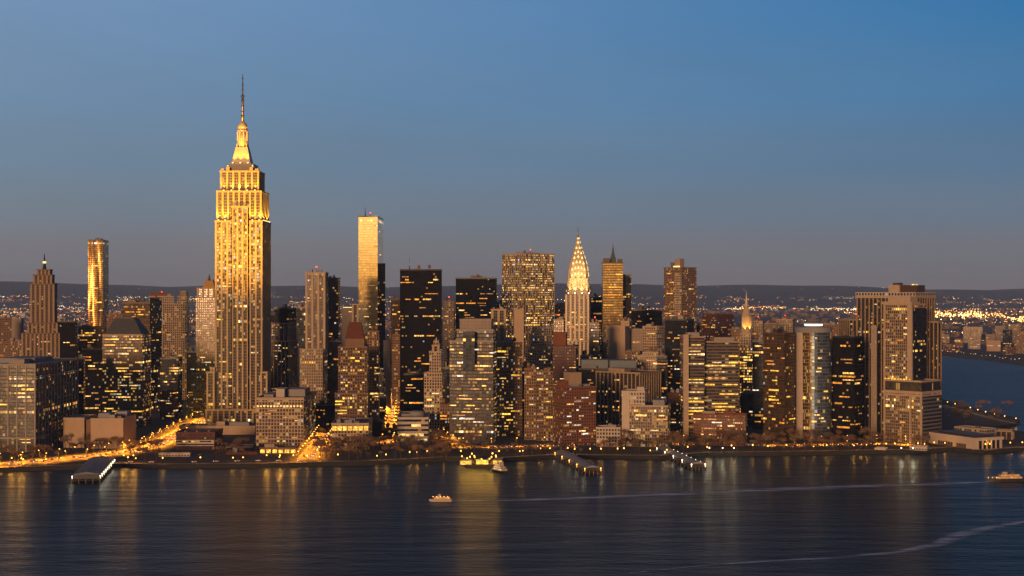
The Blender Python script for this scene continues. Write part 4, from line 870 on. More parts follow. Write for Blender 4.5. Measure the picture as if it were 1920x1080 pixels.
# ------------------------------------------------------------------ museum, low waterfront buildings
def museum():
    c = gp(1827, 843); D = c.y; q = None
    C = Vector((at(1827, D), D)); A = Vector((at(1744, 1566), 1566)); t = (A - C).normalized(); nn = Vector((t.y, -t.x)); v = Vector((-t.y, t.x))
    if v.y < 0: v = -v
    k = (1879 - 960) / F; d = (k * C.y - C.x) / (v.x - k * v.y); d = 46 if d < 0 or d > 90 else d
    B = C + v * d; E = A + v * d; poly = [tuple(A), tuple(C), tuple(B), tuple(E)]; zt = zof(821, D)
    o = empty('museum', (C.x, C.y, GZ), 'low white flat-roofed museum hall at the right tip of the waterfront', 'museum'); off = (C.x, C.y, GZ)
    m = M(); m.prism(poly, GZ, zt - 3.2, 0, 0); m.build('hall', MAT['white_stone'], o, off)
    m = M(); m.prism(inset(poly, -1.4), zt - 3.2, zt, 0, 1, bottom=True); m.build('roof_slab', [MAT['white_stone'], MAT['roof_pale']], o, off)
    m = M(); m.prism(inset(poly, 6), zt + .02, zt + 1.6, 0, 1); m.build('roof_lantern', [MAT['darkmetal'], MAT['roof_pale']], o, off)
    t = -t; L = (C - A).length
    for u0, u1 in ((.18, .52), (.60, .82)):
        for k in range(6 if u0 < .3 else 4):
            n_ = 6 if u0 < .3 else 4; w0 = u0 + (u1 - u0) * (k + .08) / n_; w1 = u0 + (u1 - u0) * (k + .92) / n_; p0, p1 = A + t * L * w0, A + t * L * w1; no = Vector((t.y, -t.x))
            m = M(); m.prism([tuple(p0 + no * .15), tuple(p1 + no * .15), tuple(p1 - no * .4), tuple(p0 - no * .4)], GZ + .2, GZ + 4.6, 0, 0); m.build('window', MAT['bronze'], o, off)
    t2 = (B - C).normalized(); no = Vector((t2.y, -t2.x))
    for k in range(5):
        p0, p1 = C + t2 * d * (.16 + k * .16), C + t2 * d * (.16 + k * .16 + .11)
        m = M(); m.prism([tuple(p0 + no * .15), tuple(p1 + no * .15), tuple(p1 - no * .4), tuple(p0 - no * .4)], GZ + .2, zt - 3.6, 0, 0); m.build('window', MAT['black'], o, off)
    for k in range(6):
        p0 = C + t2 * d * (.10 + k * .16); m = M(); m.prism([tuple(p0 + no * 1.3), tuple(p0 + t2 * 1.2 + no * 1.3), tuple(p0 + t2 * 1.2 + no * .1), tuple(p0 + no * .1)], GZ, zt - 3.25, 0, 0); m.build('column', MAT['white_stone'], o, off)
museum()

def low(name, label, D, xl, xc, xr, yt, st, roofs=2, **kw):
    b = Building(name, label, D, [(xl, xc, xr, yt)], st, **kw); b.clutter(roofs); return b
low('pavilion', 'long pale flat-roofed pavilion behind the white museum', 1640, 1790, 1850, 1868, 806, 'whiteblock', 1, depth=20)
low('ferry_shed', 'dark low shed beyond the museum by the water', 1600, 1866, 1898, 1902, 809, 'darkribs', 0, depth=16)
low('boathouse', 'small grey kiosk on the quay left of the museum', 1494, 1640, 1660, 1664, 842, 'whiteblock', 0, depth=9)
low('visitor_pavilion', 'white tent-roofed quay pavilion at the foot of the corner complex', 1490, 1706, 1738, 1742, 840, 'whiteblock', 0, depth=14)
b = low('warehouse', 'long flat-roofed podium hall across the foot of the tallest tower', 1660, 336, 478, 486, 800, 'beigeblank', 3, depth=38, theta=0)
b = low('brick_warehouse', 'dark brick low-rise with a pale window band between the avenue and the quay', 1500, 330, 403, 418, 812, 'darkred', 0, depth=42, theta=0)
for fx in (.2, .5, .8):                    # lamps and housings added on this roof to gild the tall tower's shaft
    m = M(); P = Vector(b.poly[0]) * (1 - fx) + Vector(b.poly[1]) * fx + Vector((0, 8)); m.box(P.x - 1, P.x + 1, P.y - 1, P.y + 1, b.z, b.z + 2.2); m.build('added_searchlight', MAT['darkmetal'], b.o, b.off)
    L = bpy.data.lights.new('added_searchlight_beam', 'SPOT'); L.energy = 11500000; L.color = (1, .40, .015); L.spot_size = R(42); L.spot_blend = 1.0; L.shadow_soft_size = 1.0
    lo = bpy.data.objects.new('added_searchlight_beam', L); COL.objects.link(lo); lo.parent = b.o; q = Vector((P.x, P.y, b.z + 3.4)); lo.location = q - Vector(b.off); lo.rotation_euler = (q - Vector((at(448, 1758), 1758, 312))).to_track_quat('Z', 'Y').to_euler()
m = M(); p = b.poly; m.box(p[0][0] + 1, p[1][0] - 1, p[0][1] - .35, p[0][1] + .3, zof(836, 1500), zof(825, 1500)); m.build('window_band', ST['strips']['mat'], b.o, b.off)
b = low('white_shed', 'small white shed with a blank wall on the quay', 1438, 298, 356, 358, 851, 'whiteblock', 0, depth=20, theta=0)
b = low('market_hall', 'low grey-roofed hall with orange-lit openings along the quay', 1455, 424, 482, 485, 850, 'darkred', 2, depth=30, theta=0)
b = low('market_hall', 'low golden-lit hall at the corner of the street by the beige office block', 1462, 487, 556, 562, 841, 'brownglow', 2, depth=24, theta=0)
for k in range(6):
    p = b.poly; A, B = Vector(p[0]), Vector(p[1]); q = A + (B - A) * ((k + .1) / 6); m = M(); m.box(q.x, q.x + 4.4, q.y - .3, q.y + .3, GZ + 1, GZ + 4.5); m.build('lit_window', MAT['lit_gold'], b.o, b.off)
b = tower('office_block', 'square beige office block in front of the tallest tower', 1535, [(480, 569, 592, 747)], 'grid', 30, 835, 0, theta=0, run=(1, 2))
A, B = Vector(b.poly[0]), Vector(b.poly[1])
b.box_on('roof_house', .36, .54, .2, .5, 9, MAT['white_stone']); b.box_on('roof_house', .56, .95, .3, .7, 8, MAT['metal']); b.box_on('cooling_unit', .1, .3, .2, .6, 3, MAT['roof_pale'])
b.ring('cornice', b.poly, b.z - 1, 1.0, MAT['beige_stone'], out=.9)
for k in range(14):
    q = A + (B - A) * ((k + .3) / 14.4); m = M(); m.box(q.x, q.x + 2.0, q.y - .3, q.y + .3, zof(763, 1535), zof(760, 1535)); m.build('lit_window', MAT['lit_warm'], b.o, b.off)

low('low_block', 'small dark flat-roofed block between the avenue and the white quay shed', 1478, 262, 296, 299, 852, 'brown', 1, depth=14)
low('low_block', 'low grey-roofed shed beside the brick low-rise on the quay', 1452, 362, 400, 404, 858, 'darkred', 1, depth=16)
low('low_block', 'blue-roofed low hall behind the orange-lit market hall', 1500, 424, 474, 478, 838, 'darkglass', 2, depth=16)
low('kiosk', 'tiny pale kiosk on the promenade near the left pier', 1418, 84, 98, 99, 868, 'whiteblock', 0, depth=6)

# ------------------------------------------------------------------ mid-rise blocks packed between the towers
FILL = [  # name style D xl xc xr ytop label
 ('brown', 1980, 296, 318, 330, 690, 'brown mid-rise left of the avenue under the pale stepped tower'),
 ('darkred', 1900, 352, 372, 384, 705, 'dark red brick mid-rise left of the tallest tower\'s base'),
 ('darkglass', 1950, 300, 334, 342, 672, 'dark glass mid-rise in the dark gap left of the tallest tower'),
 ('darkglass', 2050, 350, 368, 372, 660, 'dark narrow mid-rise touching the crowned tower\'s left side'),
 ('darkred', 1850, 300, 322, 334, 735, 'low red block at the avenue\'s far end'),
 ('darkred', 1880, 362, 380, 388, 732, 'narrow red brick tenement beside the tallest tower\'s left wing'),
 ('darkglass', 1960, 614, 640, 642, 640, 'black mid-rise between the ribbed stone tower and the maroon roof'),
 ('brown', 2050, 640, 660, 664, 655, 'brown mid-rise behind the maroon roof'),
 ('greyglass', 1900, 700, 719, 722, 700, 'grey mid-rise left of the orange canyon street'),
 ('brown', 2080, 735, 750, 752, 628, 'brown mid-rise under the small golden block'),
 ('tan', 2100, 838, 856, 860, 655, 'tan mid-rise between the black slabs\' feet'),
 ('darkglass', 1780, 830, 846, 850, 690, 'dark mid-rise behind the white pinnacled tower\'s right edge'),
 ('black', 1760, 976, 988, 990, 690, 'black gap-filling slab left of the ornate stone block'),
 ('tan', 2320, 1040, 1060, 1064, 572, 'pale tower far behind, left of the arched crown'),
 ('beige', 2150, 1038, 1057, 1060, 600, 'beige mid-rise at the arched tower\'s left foot'),
 ('greyglass', 1800, 1088, 1108, 1112, 668, 'grey mid-rise below the arched tower'),
 ('darkglass', 1900, 1120, 1137, 1140, 640, 'dark mid-rise left of the plain beige block'),
 ('brown', 1880, 1172, 1200, 1206, 660, 'brown mid-rise below the plain beige block'),
 ('darkglass', 1720, 1232, 1249, 1252, 668, 'dark slim block left of the dark glass tower'),
 ('greyglass', 2250, 1302, 1318, 1322, 610, 'grey tower right of the broad brown tower'),
 ('brown', 2100, 1370, 1390, 1393, 618, 'brown mid-rise left of the domed tower'),
 ('darkglass', 1765, 1388, 1432, 1436, 740, 'low black block right of the striped tower'),
 ('black', 1700, 1260, 1300, 1304, 770, 'black low block between the white stepped block and the brick block'),
 ('darkred', 1745, 1440, 1500, 1504, 770, 'dark low block between the bronze tower and the round tower'),
 ('black', 1660, 1536, 1566, 1568, 650, 'thin black slab between the round tower and the black glass tower'),
 ('tan', 2400, 1432, 1456, 1458, 607, 'pale mid-rise far behind the bronze tower'),
 ('beige', 2500, 1455, 1486, 1490, 600, 'tan mid-rise with lit roof behind the bronze tower'),
 ('brown', 2350, 1540, 1572, 1576, 610, 'brown mid-rise far behind the round tower'),
 ('brown', 2300, 0, 50, 60, 640, 'brown block behind the corner office block\'s roof'),
 ('darkred', 2550, 60, 140, 146, 640, 'long dark mid-rise behind the art deco tower\'s foot'),
 ('darkglass', 2260, 105, 150, 156, 655, 'dark mid-rise right of the art deco tower\'s base'),
 ('brown', 2500, 200, 234, 238, 590, 'brown mid-rise between the rippled tower and the dark brown slab'),
 ('tan', 2450, 318, 350, 354, 580, 'pale block far behind the stepped tower'),
 ('greyglass', 2350, 540, 574, 576, 600, 'grey block left of the ribbed stone tower\'s shoulders'),
 ('darkred', 2500, 505, 560, 562, 592, 'red-roofed block on the skyline right of the tallest tower'),
 ('brown', 2450, 930, 944, 946, 570, 'brown slim block between the lower black slab and the twin-faced tower'),
 ('black', 1840, 700, 722, 724, 745, 'black low block left of the canyon street'),
 ('darkglass', 1640, 693, 716, 722, 790, 'dark low block at the canyon street\'s mouth, left side'),
 ('darkglass', 1610, 716, 745, 748, 806, 'small dark shed closing the canyon street'),
 ('black', 1680, 585, 612, 630, 760, 'black block on the left side of the diagonal street'),
]
for k, (st, D, xl, xc, xr, yt, lab) in enumerate(FILL):
    tower('mid_rise_block', lab, D, [(xl, xc, xr, yt)], st, 5, min(800, yt + 120), rng.choice((1, 2, 2)), group='mid-rise blocks packed between the towers')

# ------------------------------------------------------------------ far shore: blocks, lights
r2 = random.Random(11)
FARB = [(1768, 1790, 645, 3900, 'darkred'), (1790, 1806, 636, 4200, 'brown'), (1806, 1842, 614, 4600, 'beige'), (1840, 1850, 626, 4500, 'darkglass'), (1848, 1866, 628, 4400, 'tan'), (1866, 1884, 612, 4700, 'paleblank'), (1880, 1897, 618, 4250, 'darkglass'), (1890, 1912, 609, 4600, 'tan'), (1902, 1930, 636, 3800, 'brown'),
        (1880, 1904, 652, 3750, 'darkred'), (1780, 1800, 652, 3950, 'darkred'), (1815, 1838, 640, 4100, 'beige'), (1850, 1876, 640, 3950, 'beigeblank'), (1765, 1780, 628, 4500, 'tan'), (1910, 1940, 622, 4300, 'brown')]
for k, (xl, xr, yt, D, st) in enumerate(FARB):
    b = Building('far_shore_block', 'low far-shore block across the river, beyond the blue water right of the corner complex', D, [(xl, xr, xr + 1, yt)], st, group='low blocks on the far shore')
    b.lit(5, ybot=yt + 40, edges=(0,), run=(1, 3))
def far_lights():
    cols = [((1, .42, .07), 8), ((1, .60, .20), 9), ((1, .85, .66), 7), ((1, .24, .07), 6)]
    ms = [glow('far_light', c, s) for c, s in cols]
    m = M()
    def dot(x, D, z, r, c):
        p = [(x + r, D, z), (x - r, D, z), (x, D + r, z), (x, D - r, z), (x, D, z + r), (x, D, z - r)]
        for a, b_, d in ((0, 2, 4), (2, 1, 4), (1, 3, 4), (3, 0, 4), (2, 0, 5), (1, 2, 5), (3, 1, 5), (0, 3, 5)): m.face([p[a], p[b_], p[d]], c)
    def one(px, y, rr, c):
        if y < 571:
            D = 13600 + (571 - y) * 260; z = hillz(at(px, D), D) + 5
        else:
            D = min(13300, F * 166 / (y - YH)); z = r2.uniform(9, 22)
        if D < 3900 + (-200 if px < 1500 else 200): return
        dot(at(px, D), D, z, D / F * rr, c)
    for k in range(520):                       # streets of the far town: short rows of lamps
        px = r2.uniform(-60, 1980); y = 561 + 80 * r2.random() ** 1.9; n_ = r2.randrange(3, 15); sp = r2.uniform(1.6, 5.5); sl = r2.uniform(-.05, .05); c = r2.choice((0, 0, 0, 1, 1, 2, 3)); rr = r2.choice((.26, .32, .4, .5))
        for q in range(n_):
            if r2.random() < .8: one(px + q * sp * r2.uniform(.8, 1.2), y + q * sl * sp + r2.gauss(0, .25), rr * r2.uniform(.7, 1.3), c if r2.random() < .8 else r2.randrange(4))
    for k in range(900): one(r2.uniform(-60, 1980), 564 + 85 * r2.random() ** 1.5, r2.choice((.22, .26, .34, .55)), r2.choice((0, 0, 1, 2, 3)))
    for k in range(70): one(r2.uniform(-60, 1980), r2.uniform(551, 564), r2.choice((.22, .3)), r2.choice((0, 1, 2)))
    def band(x0, x1, y, dy, n, cs, rr):
        for k in range(n):
            px = r2.uniform(x0, x1); yy = y + r2.gauss(0, dy); D = F * 160 / (yy - YH); dot(at(px, D), D, r2.uniform(10, 26), D / F * r2.choice(rr), r2.choice(cs))
    band(1372, 1480, 577.5, .8, 70, (0, 1, 1), (.4, .6, .8)); band(1300, 1372, 576.5, 1, 22, (0, 1, 2), (.3, .5)); band(1340, 1470, 566.5, 1.4, 40, (1, 2, 0), (.3, .4)); band(1500, 1606, 571, 1.5, 55, (3, 0, 0), (.3, .5)); band(1520, 1606, 581, 1.6, 70, (1, 1, 2, 0), (.35, .6))
    band(1752, 1840, 592, 2.6, 170, (0, 1, 1), (.5, .8, 1.1)); band(1752, 1830, 585, 2.2, 70, (0, 0, 3), (.4, .6)); band(1835, 1885, 594, 3, 60, (0, 1, 1), (.5, .8)); band(1878, 1975, 600, 2.2, 120, (0, 1, 1), (.6, .9, 1.2)); band(1830, 1960, 587, 3, 60, (0, 0, 1, 3), (.4, .7))
    band(-20, 120, 552.5 + 4, 1.2, 26, (1, 2, 0), (.3, .5)); band(-20, 300, 600, 10, 90, (0, 3, 2), (.25, .4)); band(1180, 1245, 567, 2.5, 40, (3, 0, 1), (.3, .4)); band(505, 570, 572, 3, 26, (3, 0, 2), (.3, .45)); band(1600, 1660, 586, 6, 20, (0, 1), (.4, .6))
    o = m.build('distant_city_lights', ms); tag(o, 'countless small town lights scattered over the dark far plain', 'city lights', kind='stuff')
    # low roofs of the far town, too many to count
    m = M(); st = ST['darkred']
    for k in range(1500):
        px = r2.uniform(-80, 2000); D = r2.uniform(4300, 12500); x = at(px, D); w, d, h = r2.uniform(12, 40), r2.uniform(12, 40), r2.choice((6, 8, 9, 12, 16, 24)) * r2.uniform(.7, 1.2)
        m.prism([(x, D), (x + w, D), (x + w, D + d), (x, D + d)], 6, 6 + h, 0, 1, 3.2, 3.6)
    tag(m.build('distant_town', [ST['brown']['mat'], MAT['roof']]), 'low dark town roofs spread over the far plain', 'town', kind='stuff')
far_lights()

# ------------------------------------------------------------------ street lamps
def lamp_proto(name, label, group, h, mat, arm=1.6, power=0.0, color=(1, .52, .14)):
    o = empty(name, (0, 0, -500), label, 'street lamp', group)
    m = M(); m.lathe(0, 0, [(.22, 0), (.22, .5), (.12, .6), (.09, h)], 8)
    if arm: m.tube((0, 0, h - .05), (0, -arm, h + .25), .06, .05, 6)
    m.build('pole', MAT['darkmetal'], o)
    m = M()
    if arm: m.lathe(0, -arm, [(.12, h - .25), (.5, h - .12), (.52, h + .18), (.2, h + .38)], 10)
    else: m.lathe(0, 0, [(.2, h), (.5, h + .25), (.52, h + .7), (.2, h + 1.0), (.05, h + 1.15)], 10)
    m.build('lantern', MAT[mat], o)
    if power:
        L = bpy.data.lights.new(name + '_light', 'SPOT' if arm else 'POINT'); L.energy = power; L.color = color; L.shadow_soft_size = .5
        if arm: L.spot_size = R(150); L.spot_blend = .5      # cut-off lantern
        lo = bpy.data.objects.new(name + '_light', L); COL.objects.link(lo); lo.parent = o; lo.location = (0, -arm, h - .9) if arm else (0, 0, h + 1.9)
    return o
FIRST = set()
def place(proto, p, rz=0, z=GZ, label=None):
    c = proto if proto.name not in FIRST else copy_thing(proto)
    FIRST.add(proto.name); c.location = (p[0], p[1], z); c.rotation_euler = (0, 0, rz)
    if label: c['label'] = label
    return c
def along(pts, step, side=0.0, start=0.0):
    P = [Vector(p[:2]) for p in pts]; d = start; out = []
    segs = [(a, b, (b - a).length) for a, b in zip(P, P[1:])]; tot = sum(s[2] for s in segs)
    while d < tot:
        k = d
        for a, b, l in segs:
            if k <= l:
                t = (b - a) / l; nn = Vector((-t.y, t.x)); out.append((a + t * k + nn * side, math.atan2(t.y, t.x))); break
            k -= l
        d += step
    return out
la = lamp_proto('street_lamp', 'tall orange street lamp beside the broad lit avenue on the left', 'orange lamps along the avenue', 9, 'lamp_sodium', 1.8, 52000, (1, .33, .02))
for k, (p, a) in enumerate(along(S1, 21, 12, 5) + along(S1, 23, -12, 14)): place(la, p, a + (math.pi if k % 2 else 0))
lb = lamp_proto('street_lamp', 'orange street lamp on the diagonal street beside the beige office block', 'orange lamps along the diagonal street', 9, 'lamp_sodium', 1.8, 36000, (1, .33, .02))
for p, a in along(S2, 25, 9, 4) + along(S2, 28, -9, 14): place(lb, p, a)
lc = lamp_proto('street_lamp', 'orange street lamp in the deep canyon street between the towers', 'orange lamps in the canyon street', 9, 'lamp_sodium', 1.8, 60000, (1, .33, .02))
for p, a in along(S3, 48, 6.5, 4) + along(S3, 52, -6.5, 22): place(lc, p, a)
ld = lamp_proto('street_lamp', 'orange street lamp on the short street left of the grey glass tower', 'orange lamps on the short street', 9, 'lamp_sodium', 1.6, 26000, (1, .33, .02))
for p, a in along(S4, 34, 5.5, 4): place(ld, p, a)
le = lamp_proto('street_lamp', 'orange street lamp over the waterfront road behind the bare trees', 'orange lamps along the waterfront road', 9, 'lamp_sodium', 1.8, 38000, (1, .33, .02))
for p, a in along(S5, 31, 8, 4): place(le, p, a)
lf = lamp_proto('promenade_lamp', 'globe lamp on the promenade edge, mirrored in the river', 'globe lamps along the promenade', 4.2, 'lamp_sodium', 0, 900, (1, .42, .06))
for k, (p, a) in enumerate(along(prom, 13, 8.2, 20)):
    if p.y < 1600 and r2.random() < (.40 if at(560, p.y) > p.x else .8):
        c = place(lf, p + Vector((r2.uniform(-6, 6), r2.uniform(-1, 5))), 0, GZ + .12)
        if len(FIRST) and c is not lf: c.scale = (1, 1, r2.uniform(.85, 1.35))
lg = lamp_proto('promenade_lamp', 'white-topped quay lamp by the third pier', 'white lamps beside the right-hand pier', 6, 'lamp_white', 0, 2600, (1, .82, .5))
for px in (1330, 1355, 1376, 1690, 1712): place(lg, gp(px, 852)[:2], 0, GZ + .12)
lh = lamp_proto('far_quay_lamp', 'small quay lamp across the blue water on the far shore', 'lamps along the far quay', 7, 'lamp_dim', 0, 0)
for k in range(22):
    px = 1768 + k * 8 + r2.uniform(-4, 4); yy = 663 + (px - 1765) * .118; p = gp(px, yy, 6); c = place(lh, (p.x, p.y), 0, 6); 
    q_ = r2.uniform(.8, 2.0); c.scale = (q_, q_, r2.uniform(.8, 1.4))

# ------------------------------------------------------------------ cars
def car_proto(name, col, label, group):
    pm = plain(name + '_paint', col, .3, .1)
    o = empty(name, (0, 0, -500), label, 'car', group)
    m = M(); P = [(-2.2, .35), (2.2, .35), (2.25, .75), (1.2, .92), (.6, 1.4), (-1.1, 1.42), (-1.8, .98), (-2.25, .9)]
    a = [(x, -.85, z) for x, z in P]; b = [(x, .85, z) for x, z in P]; m.face(a); m.face(list(reversed(b)))
    for k in range(8): m.face([a[k], b[k], b[(k + 1) % 8], a[(k + 1) % 8]][::-1])
    m.build('body', pm, o)
    for s_ in (-1, 1):
        for x in (-1.35, 1.4):
            m = M(); m.tube((x, s_ * .72, .33), (x, s_ * .9, .33), .33, .33, 10); m.build('wheel', MAT['black'], o)
        m = M(); m.box(2.2, 2.32, s_ * .6 - .2, s_ * .6 + .2, .55, .8); m.build('headlight', MAT['lamp_white'], o)
        m = M(); m.box(-2.36, -2.24, s_ * .6 - .2, s_ * .6 + .2, .6, .85); m.build('taillight', MAT['lamp_red'], o)
        m = M(); m.face([(.55, s_ * .87, 1.32), (-1.05, s_ * .87, 1.34), (-1.5, s_ * .87, 1.0), (1.0, s_ * .87, .96)][::s_]); m.build('window', MAT['black'], o)
    m = M(); m.face([(1.2, -.7, .96), (1.2, .7, .96), (.64, .66, 1.39), (.64, -.66, 1.39)]); m.build('windshield', MAT['black'], o)
    return o
ca = car_proto('car', (.25, .25, .27), 'grey car driving on the lit avenue at the left', 'cars on the avenue')
cb = car_proto('car', (.08, .02, .02), 'dark car with red tail lights on the waterfront road', 'cars on the waterfront road')
cc = car_proto('car', (.02, .02, .025), 'black car on the diagonal street by the beige office block', 'cars on the diagonal street')
cd = car_proto('car', (.5, .5, .5), 'white car parked along the quay road in front of the low halls', 'cars on the quay road')
ce = car_proto('car', (.3, .22, .03), 'yellow cab in the canyon street between the towers', 'cabs in the canyon street')
for st_, pr, step, lanes in ((S1, ca, 15, (-6.5, -3.2, 3.2, 6.5)), (S5, cb, 11, (-5, -1.8, 1.8, 5)), (S2, cc, 13, (-4.5, 4.5)), (S6, cd, 13, (-3.5,)), (S3, ce, 24, (-3, 3))):
    for ln in lanes:
        for p, a in along(st_, step * 1.6, ln, r2.uniform(0, 20)):
            if r2.random() < .75 and (st_ is not S5 or 905 < p.x / p.y * F + 960 < 1660): place(pr, p + Vector((r2.uniform(-.5, .5), 0)), a + (0 if ln > 0 else math.pi), GZ + .03)

# ------------------------------------------------------------------ bare trees of the waterfront parks
MAT['bark'] = plain('tree_bark', (.06, .042, .03), .9, .3, .8)
n = N('bare_twigs'); f = n.noise(n.obj(), .5, 3.0); rn = n.new('ShaderNodeObjectInfo').outputs['Random']
n.bsdf(Base_Color=n.mix(f, n.mix(rn, (.10, .062, .04), (.14, .08, .045)), n.mix(rn, (.20, .13, .08), (.24, .13, .06))), Roughness=.9); MAT['twigs'] = n.done()
def tree_proto(seed, h):
    g = random.Random(seed); o = empty('bare_tree', (0, 0, -500), 'bare brown winter tree in the park strip along the waterfront', 'tree', 'bare trees along the waterfront')
    t = M(); t.tube((0, 0, -.3), (.1, 0, h * .35), .32, .22, 7)
    tips = []
    def grow(p, d, l, r, k):
        q = p + d * l; t.tube(p, q, r, r * .6, 5)
        if k == 0: tips.append(q); return
        for _ in range(3 if k > 1 else 3):
            nd = (d + Vector((g.uniform(-.75, .75), g.uniform(-.75, .75), g.uniform(-.1, .55)))).normalized(); grow(q, nd, l * g.uniform(.6, .82), r * .55, k - 1)
    for _ in range(4):
        a = g.uniform(0, 6.28); grow(Vector((.1, 0, h * g.uniform(.28, .36))), Vector((math.cos(a) * .7, math.sin(a) * .7, 1)).normalized(), h * .22, .15, 2)
    t.build('trunk', MAT['bark'], o)
    c = M()
    for p in tips:
        for _ in range(26):
            q = p + Vector((g.gauss(0, 1), g.gauss(0, 1), g.gauss(.3, .8))) * h * .055; d = Vector((g.uniform(-1, 1), g.uniform(-1, 1), g.uniform(-.3, 1))).normalized(); w = d.orthogonal().normalized() * g.uniform(.04, .10); l = g.uniform(.5, 1.3)
            c.face([q - w, q + w, q + d * l])
    c.build('crown', MAT['twigs'], o); return o
protos = [tree_proto(3, 11), tree_proto(5, 13), tree_proto(8, 9)]
spots = []
def wood(x0, x1, y0, y1, n_, k_=1.0):
    k = 0; tries = 0
    while k < n_ and tries < n_ * 12:
        tries += 1
        px, y = r2.uniform(x0, x1), r2.uniform(y0, y1); p = gp(px, y)
        if any((p.x - a) ** 2 + (p.y - b) ** 2 < 30 for a, b in spots): continue
        spots.append((p.x, p.y)); k += 1
        c = place(r2.choice(protos), p[:2], r2.uniform(0, 6.28)); s_ = r2.choice((.75, 1.0, 1.2, 1.35, 1.6)) * r2.uniform(.9, 1.1) * k_; c.scale = (s_, s_, s_)
wood(122, 222, 843, 848, 16); wood(2, 120, 856, 868, 18); wood(400, 470, 846, 858, 12); wood(240, 300, 842, 852, 8); wood(585, 640, 830, 846, 9); wood(236, 300, 855, 866, 7); wood(598, 840, 838, 863, 84); wood(900, 1100, 846, 855, 40, .55); wood(1128, 1240, 830, 852, 40); wood(1240, 1640, 830, 848, 120); wood(1640, 1745, 838, 843, 8); wood(1770, 1890, 770, 792, 22); wood(800, 900, 842, 850, 10)

# ------------------------------------------------------------------ piers, ferry landing, boats
def pier(label, w, pts, roof, rh, lampm, posts=10, name='pier'):
    (nx, ny), (fx, fy) = pts; a, b_ = gp(nx, ny, 3.0), gp(fx, fy, 3.0); t = (Vector(b_[:2]) - Vector(a[:2])); L = t.length; ang = math.atan2(t.y, t.x)
    o = empty(name, (a.x, a.y, 0), label, 'pier', rz=ang)
    m = M(); m.box(0, L, -w / 2, w / 2, 2.2, 3.2); m.build('deck', MAT['seawall'], o)
    m = M(); m.box(5, L * .94, -w / 2 + 2, w / 2 - 2, 3.2, 3.2 + rh); m.build('shed', [MAT['darkmetal'], MAT['darkmetal']], o)
    m = M(); z = 3.2 + rh; W = w / 2 - 1
    for s_ in (-1, 1): m.face([(4, s_ * W, z), (L * .95, s_ * W, z), (L * .95, 0, z + 2.2), (4, 0, z + 2.2)][::s_])
    m.face([(4, W, z), (4, -W, z), (4, 0, z + 2.2)][::-1]); m.face([(L * .95, W, z), (L * .95, -W, z), (L * .95, 0, z + 2.2)]); m.face([(4, -W, z), (4, W, z), (L * .95, W, z), (L * .95, -W, z)])
    m.build('roof', MAT[roof], o)
    for k in range(posts):
        for s_ in (-1, 1):
            x = .8 + (L - 2) * k / (posts - 1); m = M(); m.lathe(x, s_ * (w / 2 - .5), [(.4, -2), (.4, 4.0)], 8); m.build('piling', MAT['brown_stone'], o)
    for k in range(5):
        y = -w / 2 + .8 + (w - 1.6) * k / 4; m = M(); m.lathe(.3, y, [(.45, -2), (.45, 4.2)], 8); m.build('piling', MAT['brown_stone'], o)
    for k in range(9):
        x = 3 + (L * .9) * k / 8
        for s_ in ((-1, 1) if k % 2 == 0 else (-1,)):
            m = M(); m.lathe(x, s_ * (w / 2 - .7), [(.1, 3.2), (.1, 5.6), (.45, 5.7), (.45, 6.3), (.1, 6.5)], 8); lamp = m.build('deck_lamp', MAT[lampm], o)
            if k % 2 == 0:
                Lt = bpy.data.lights.new('pier_light', 'POINT'); Lt.energy = 400; Lt.color = (1, .8, .5); Lt.shadow_soft_size = .3; lo = bpy.data.objects.new('pier_light', Lt); COL.objects.link(lo); lo.parent = o; lo.location = (x, s_ * (w / 2 + .4), 6.9)
    return o
pier('blue-roofed pier with lamps along its edge at the left', 26, ((161, 900), (193, 866)), 'blueroof', 4.5, 'lamp_white', 12)
pier('long low pier with a pale roof, nearest the ferry landing', 17, ((1113, 885), (1050, 852)), 'roof_pale', 3.5, 'lamp_sodium', 12)
pier('pier lined with bright white lamps, farther right', 15, ((1311, 877), (1238, 843)), 'roof_pale', 3.2, 'lamp_white', 12)
def landing():
    a = gp(908, 872); o = empty('ferry_landing', (a.x, a.y, GZ), 'small yellow-lit ferry landing with canopies on the quay', 'ferry landing')
    for x, y, w, d, h in ((-18, 2, 12, 8, 4), (-2, 5, 13, 9, 4.5), (13, 4, 10, 8, 4)):
        m = M(); m.box(x - w / 2, x + w / 2, y - d / 2, y + d / 2, h, h + .4); m.build('canopy', MAT['roof_pale'], o)
        m = M(); m.box(x - w / 2 + .6, x + w / 2 - .6, y + 1, y + d / 2 - .4, .1, h - .2); m.build('booth', MAT['lit_gold'], o)
        for sx in (-1, 1):
            m = M(); m.box(x + sx * (w / 2 - .5) - .15, x + sx * (w / 2 - .5) + .15, y - d / 2 + .3, y - d / 2 + .6, 0.1, h); m.build('post', MAT['metal'], o)
    m = M(); m.tube((14, -2, .3), (22, -8, -1.5), .9, .9, 4); m.build('gangway', MAT['metal'], o)
landing()
li = lamp_proto('landing_lamp', 'yellow lamp lighting the ferry landing', 'yellow lamps on the ferry landing', 6.5, 'lamp_sodium', 0, 3600, (1, .46, .05))
for px, y in ((866, 869), (876, 873), (890, 871), (903, 875), (918, 874), (930, 870)): place(li, gp(px, y)[:2], 0, GZ + .13)
lj = lamp_proto('quay_lamp', 'sodium lamp in front of the golden-lit corner hall', 'sodium lamps by the golden hall', 7, 'lamp_sodium', 0, 5000, (1, .40, .04))
for px, y in ((500, 868), (525, 868), (550, 868), (232, 868), (250, 868), (40, 874), (22, 873)): place(lj, gp(px, y)[:2], 0, GZ + .02)

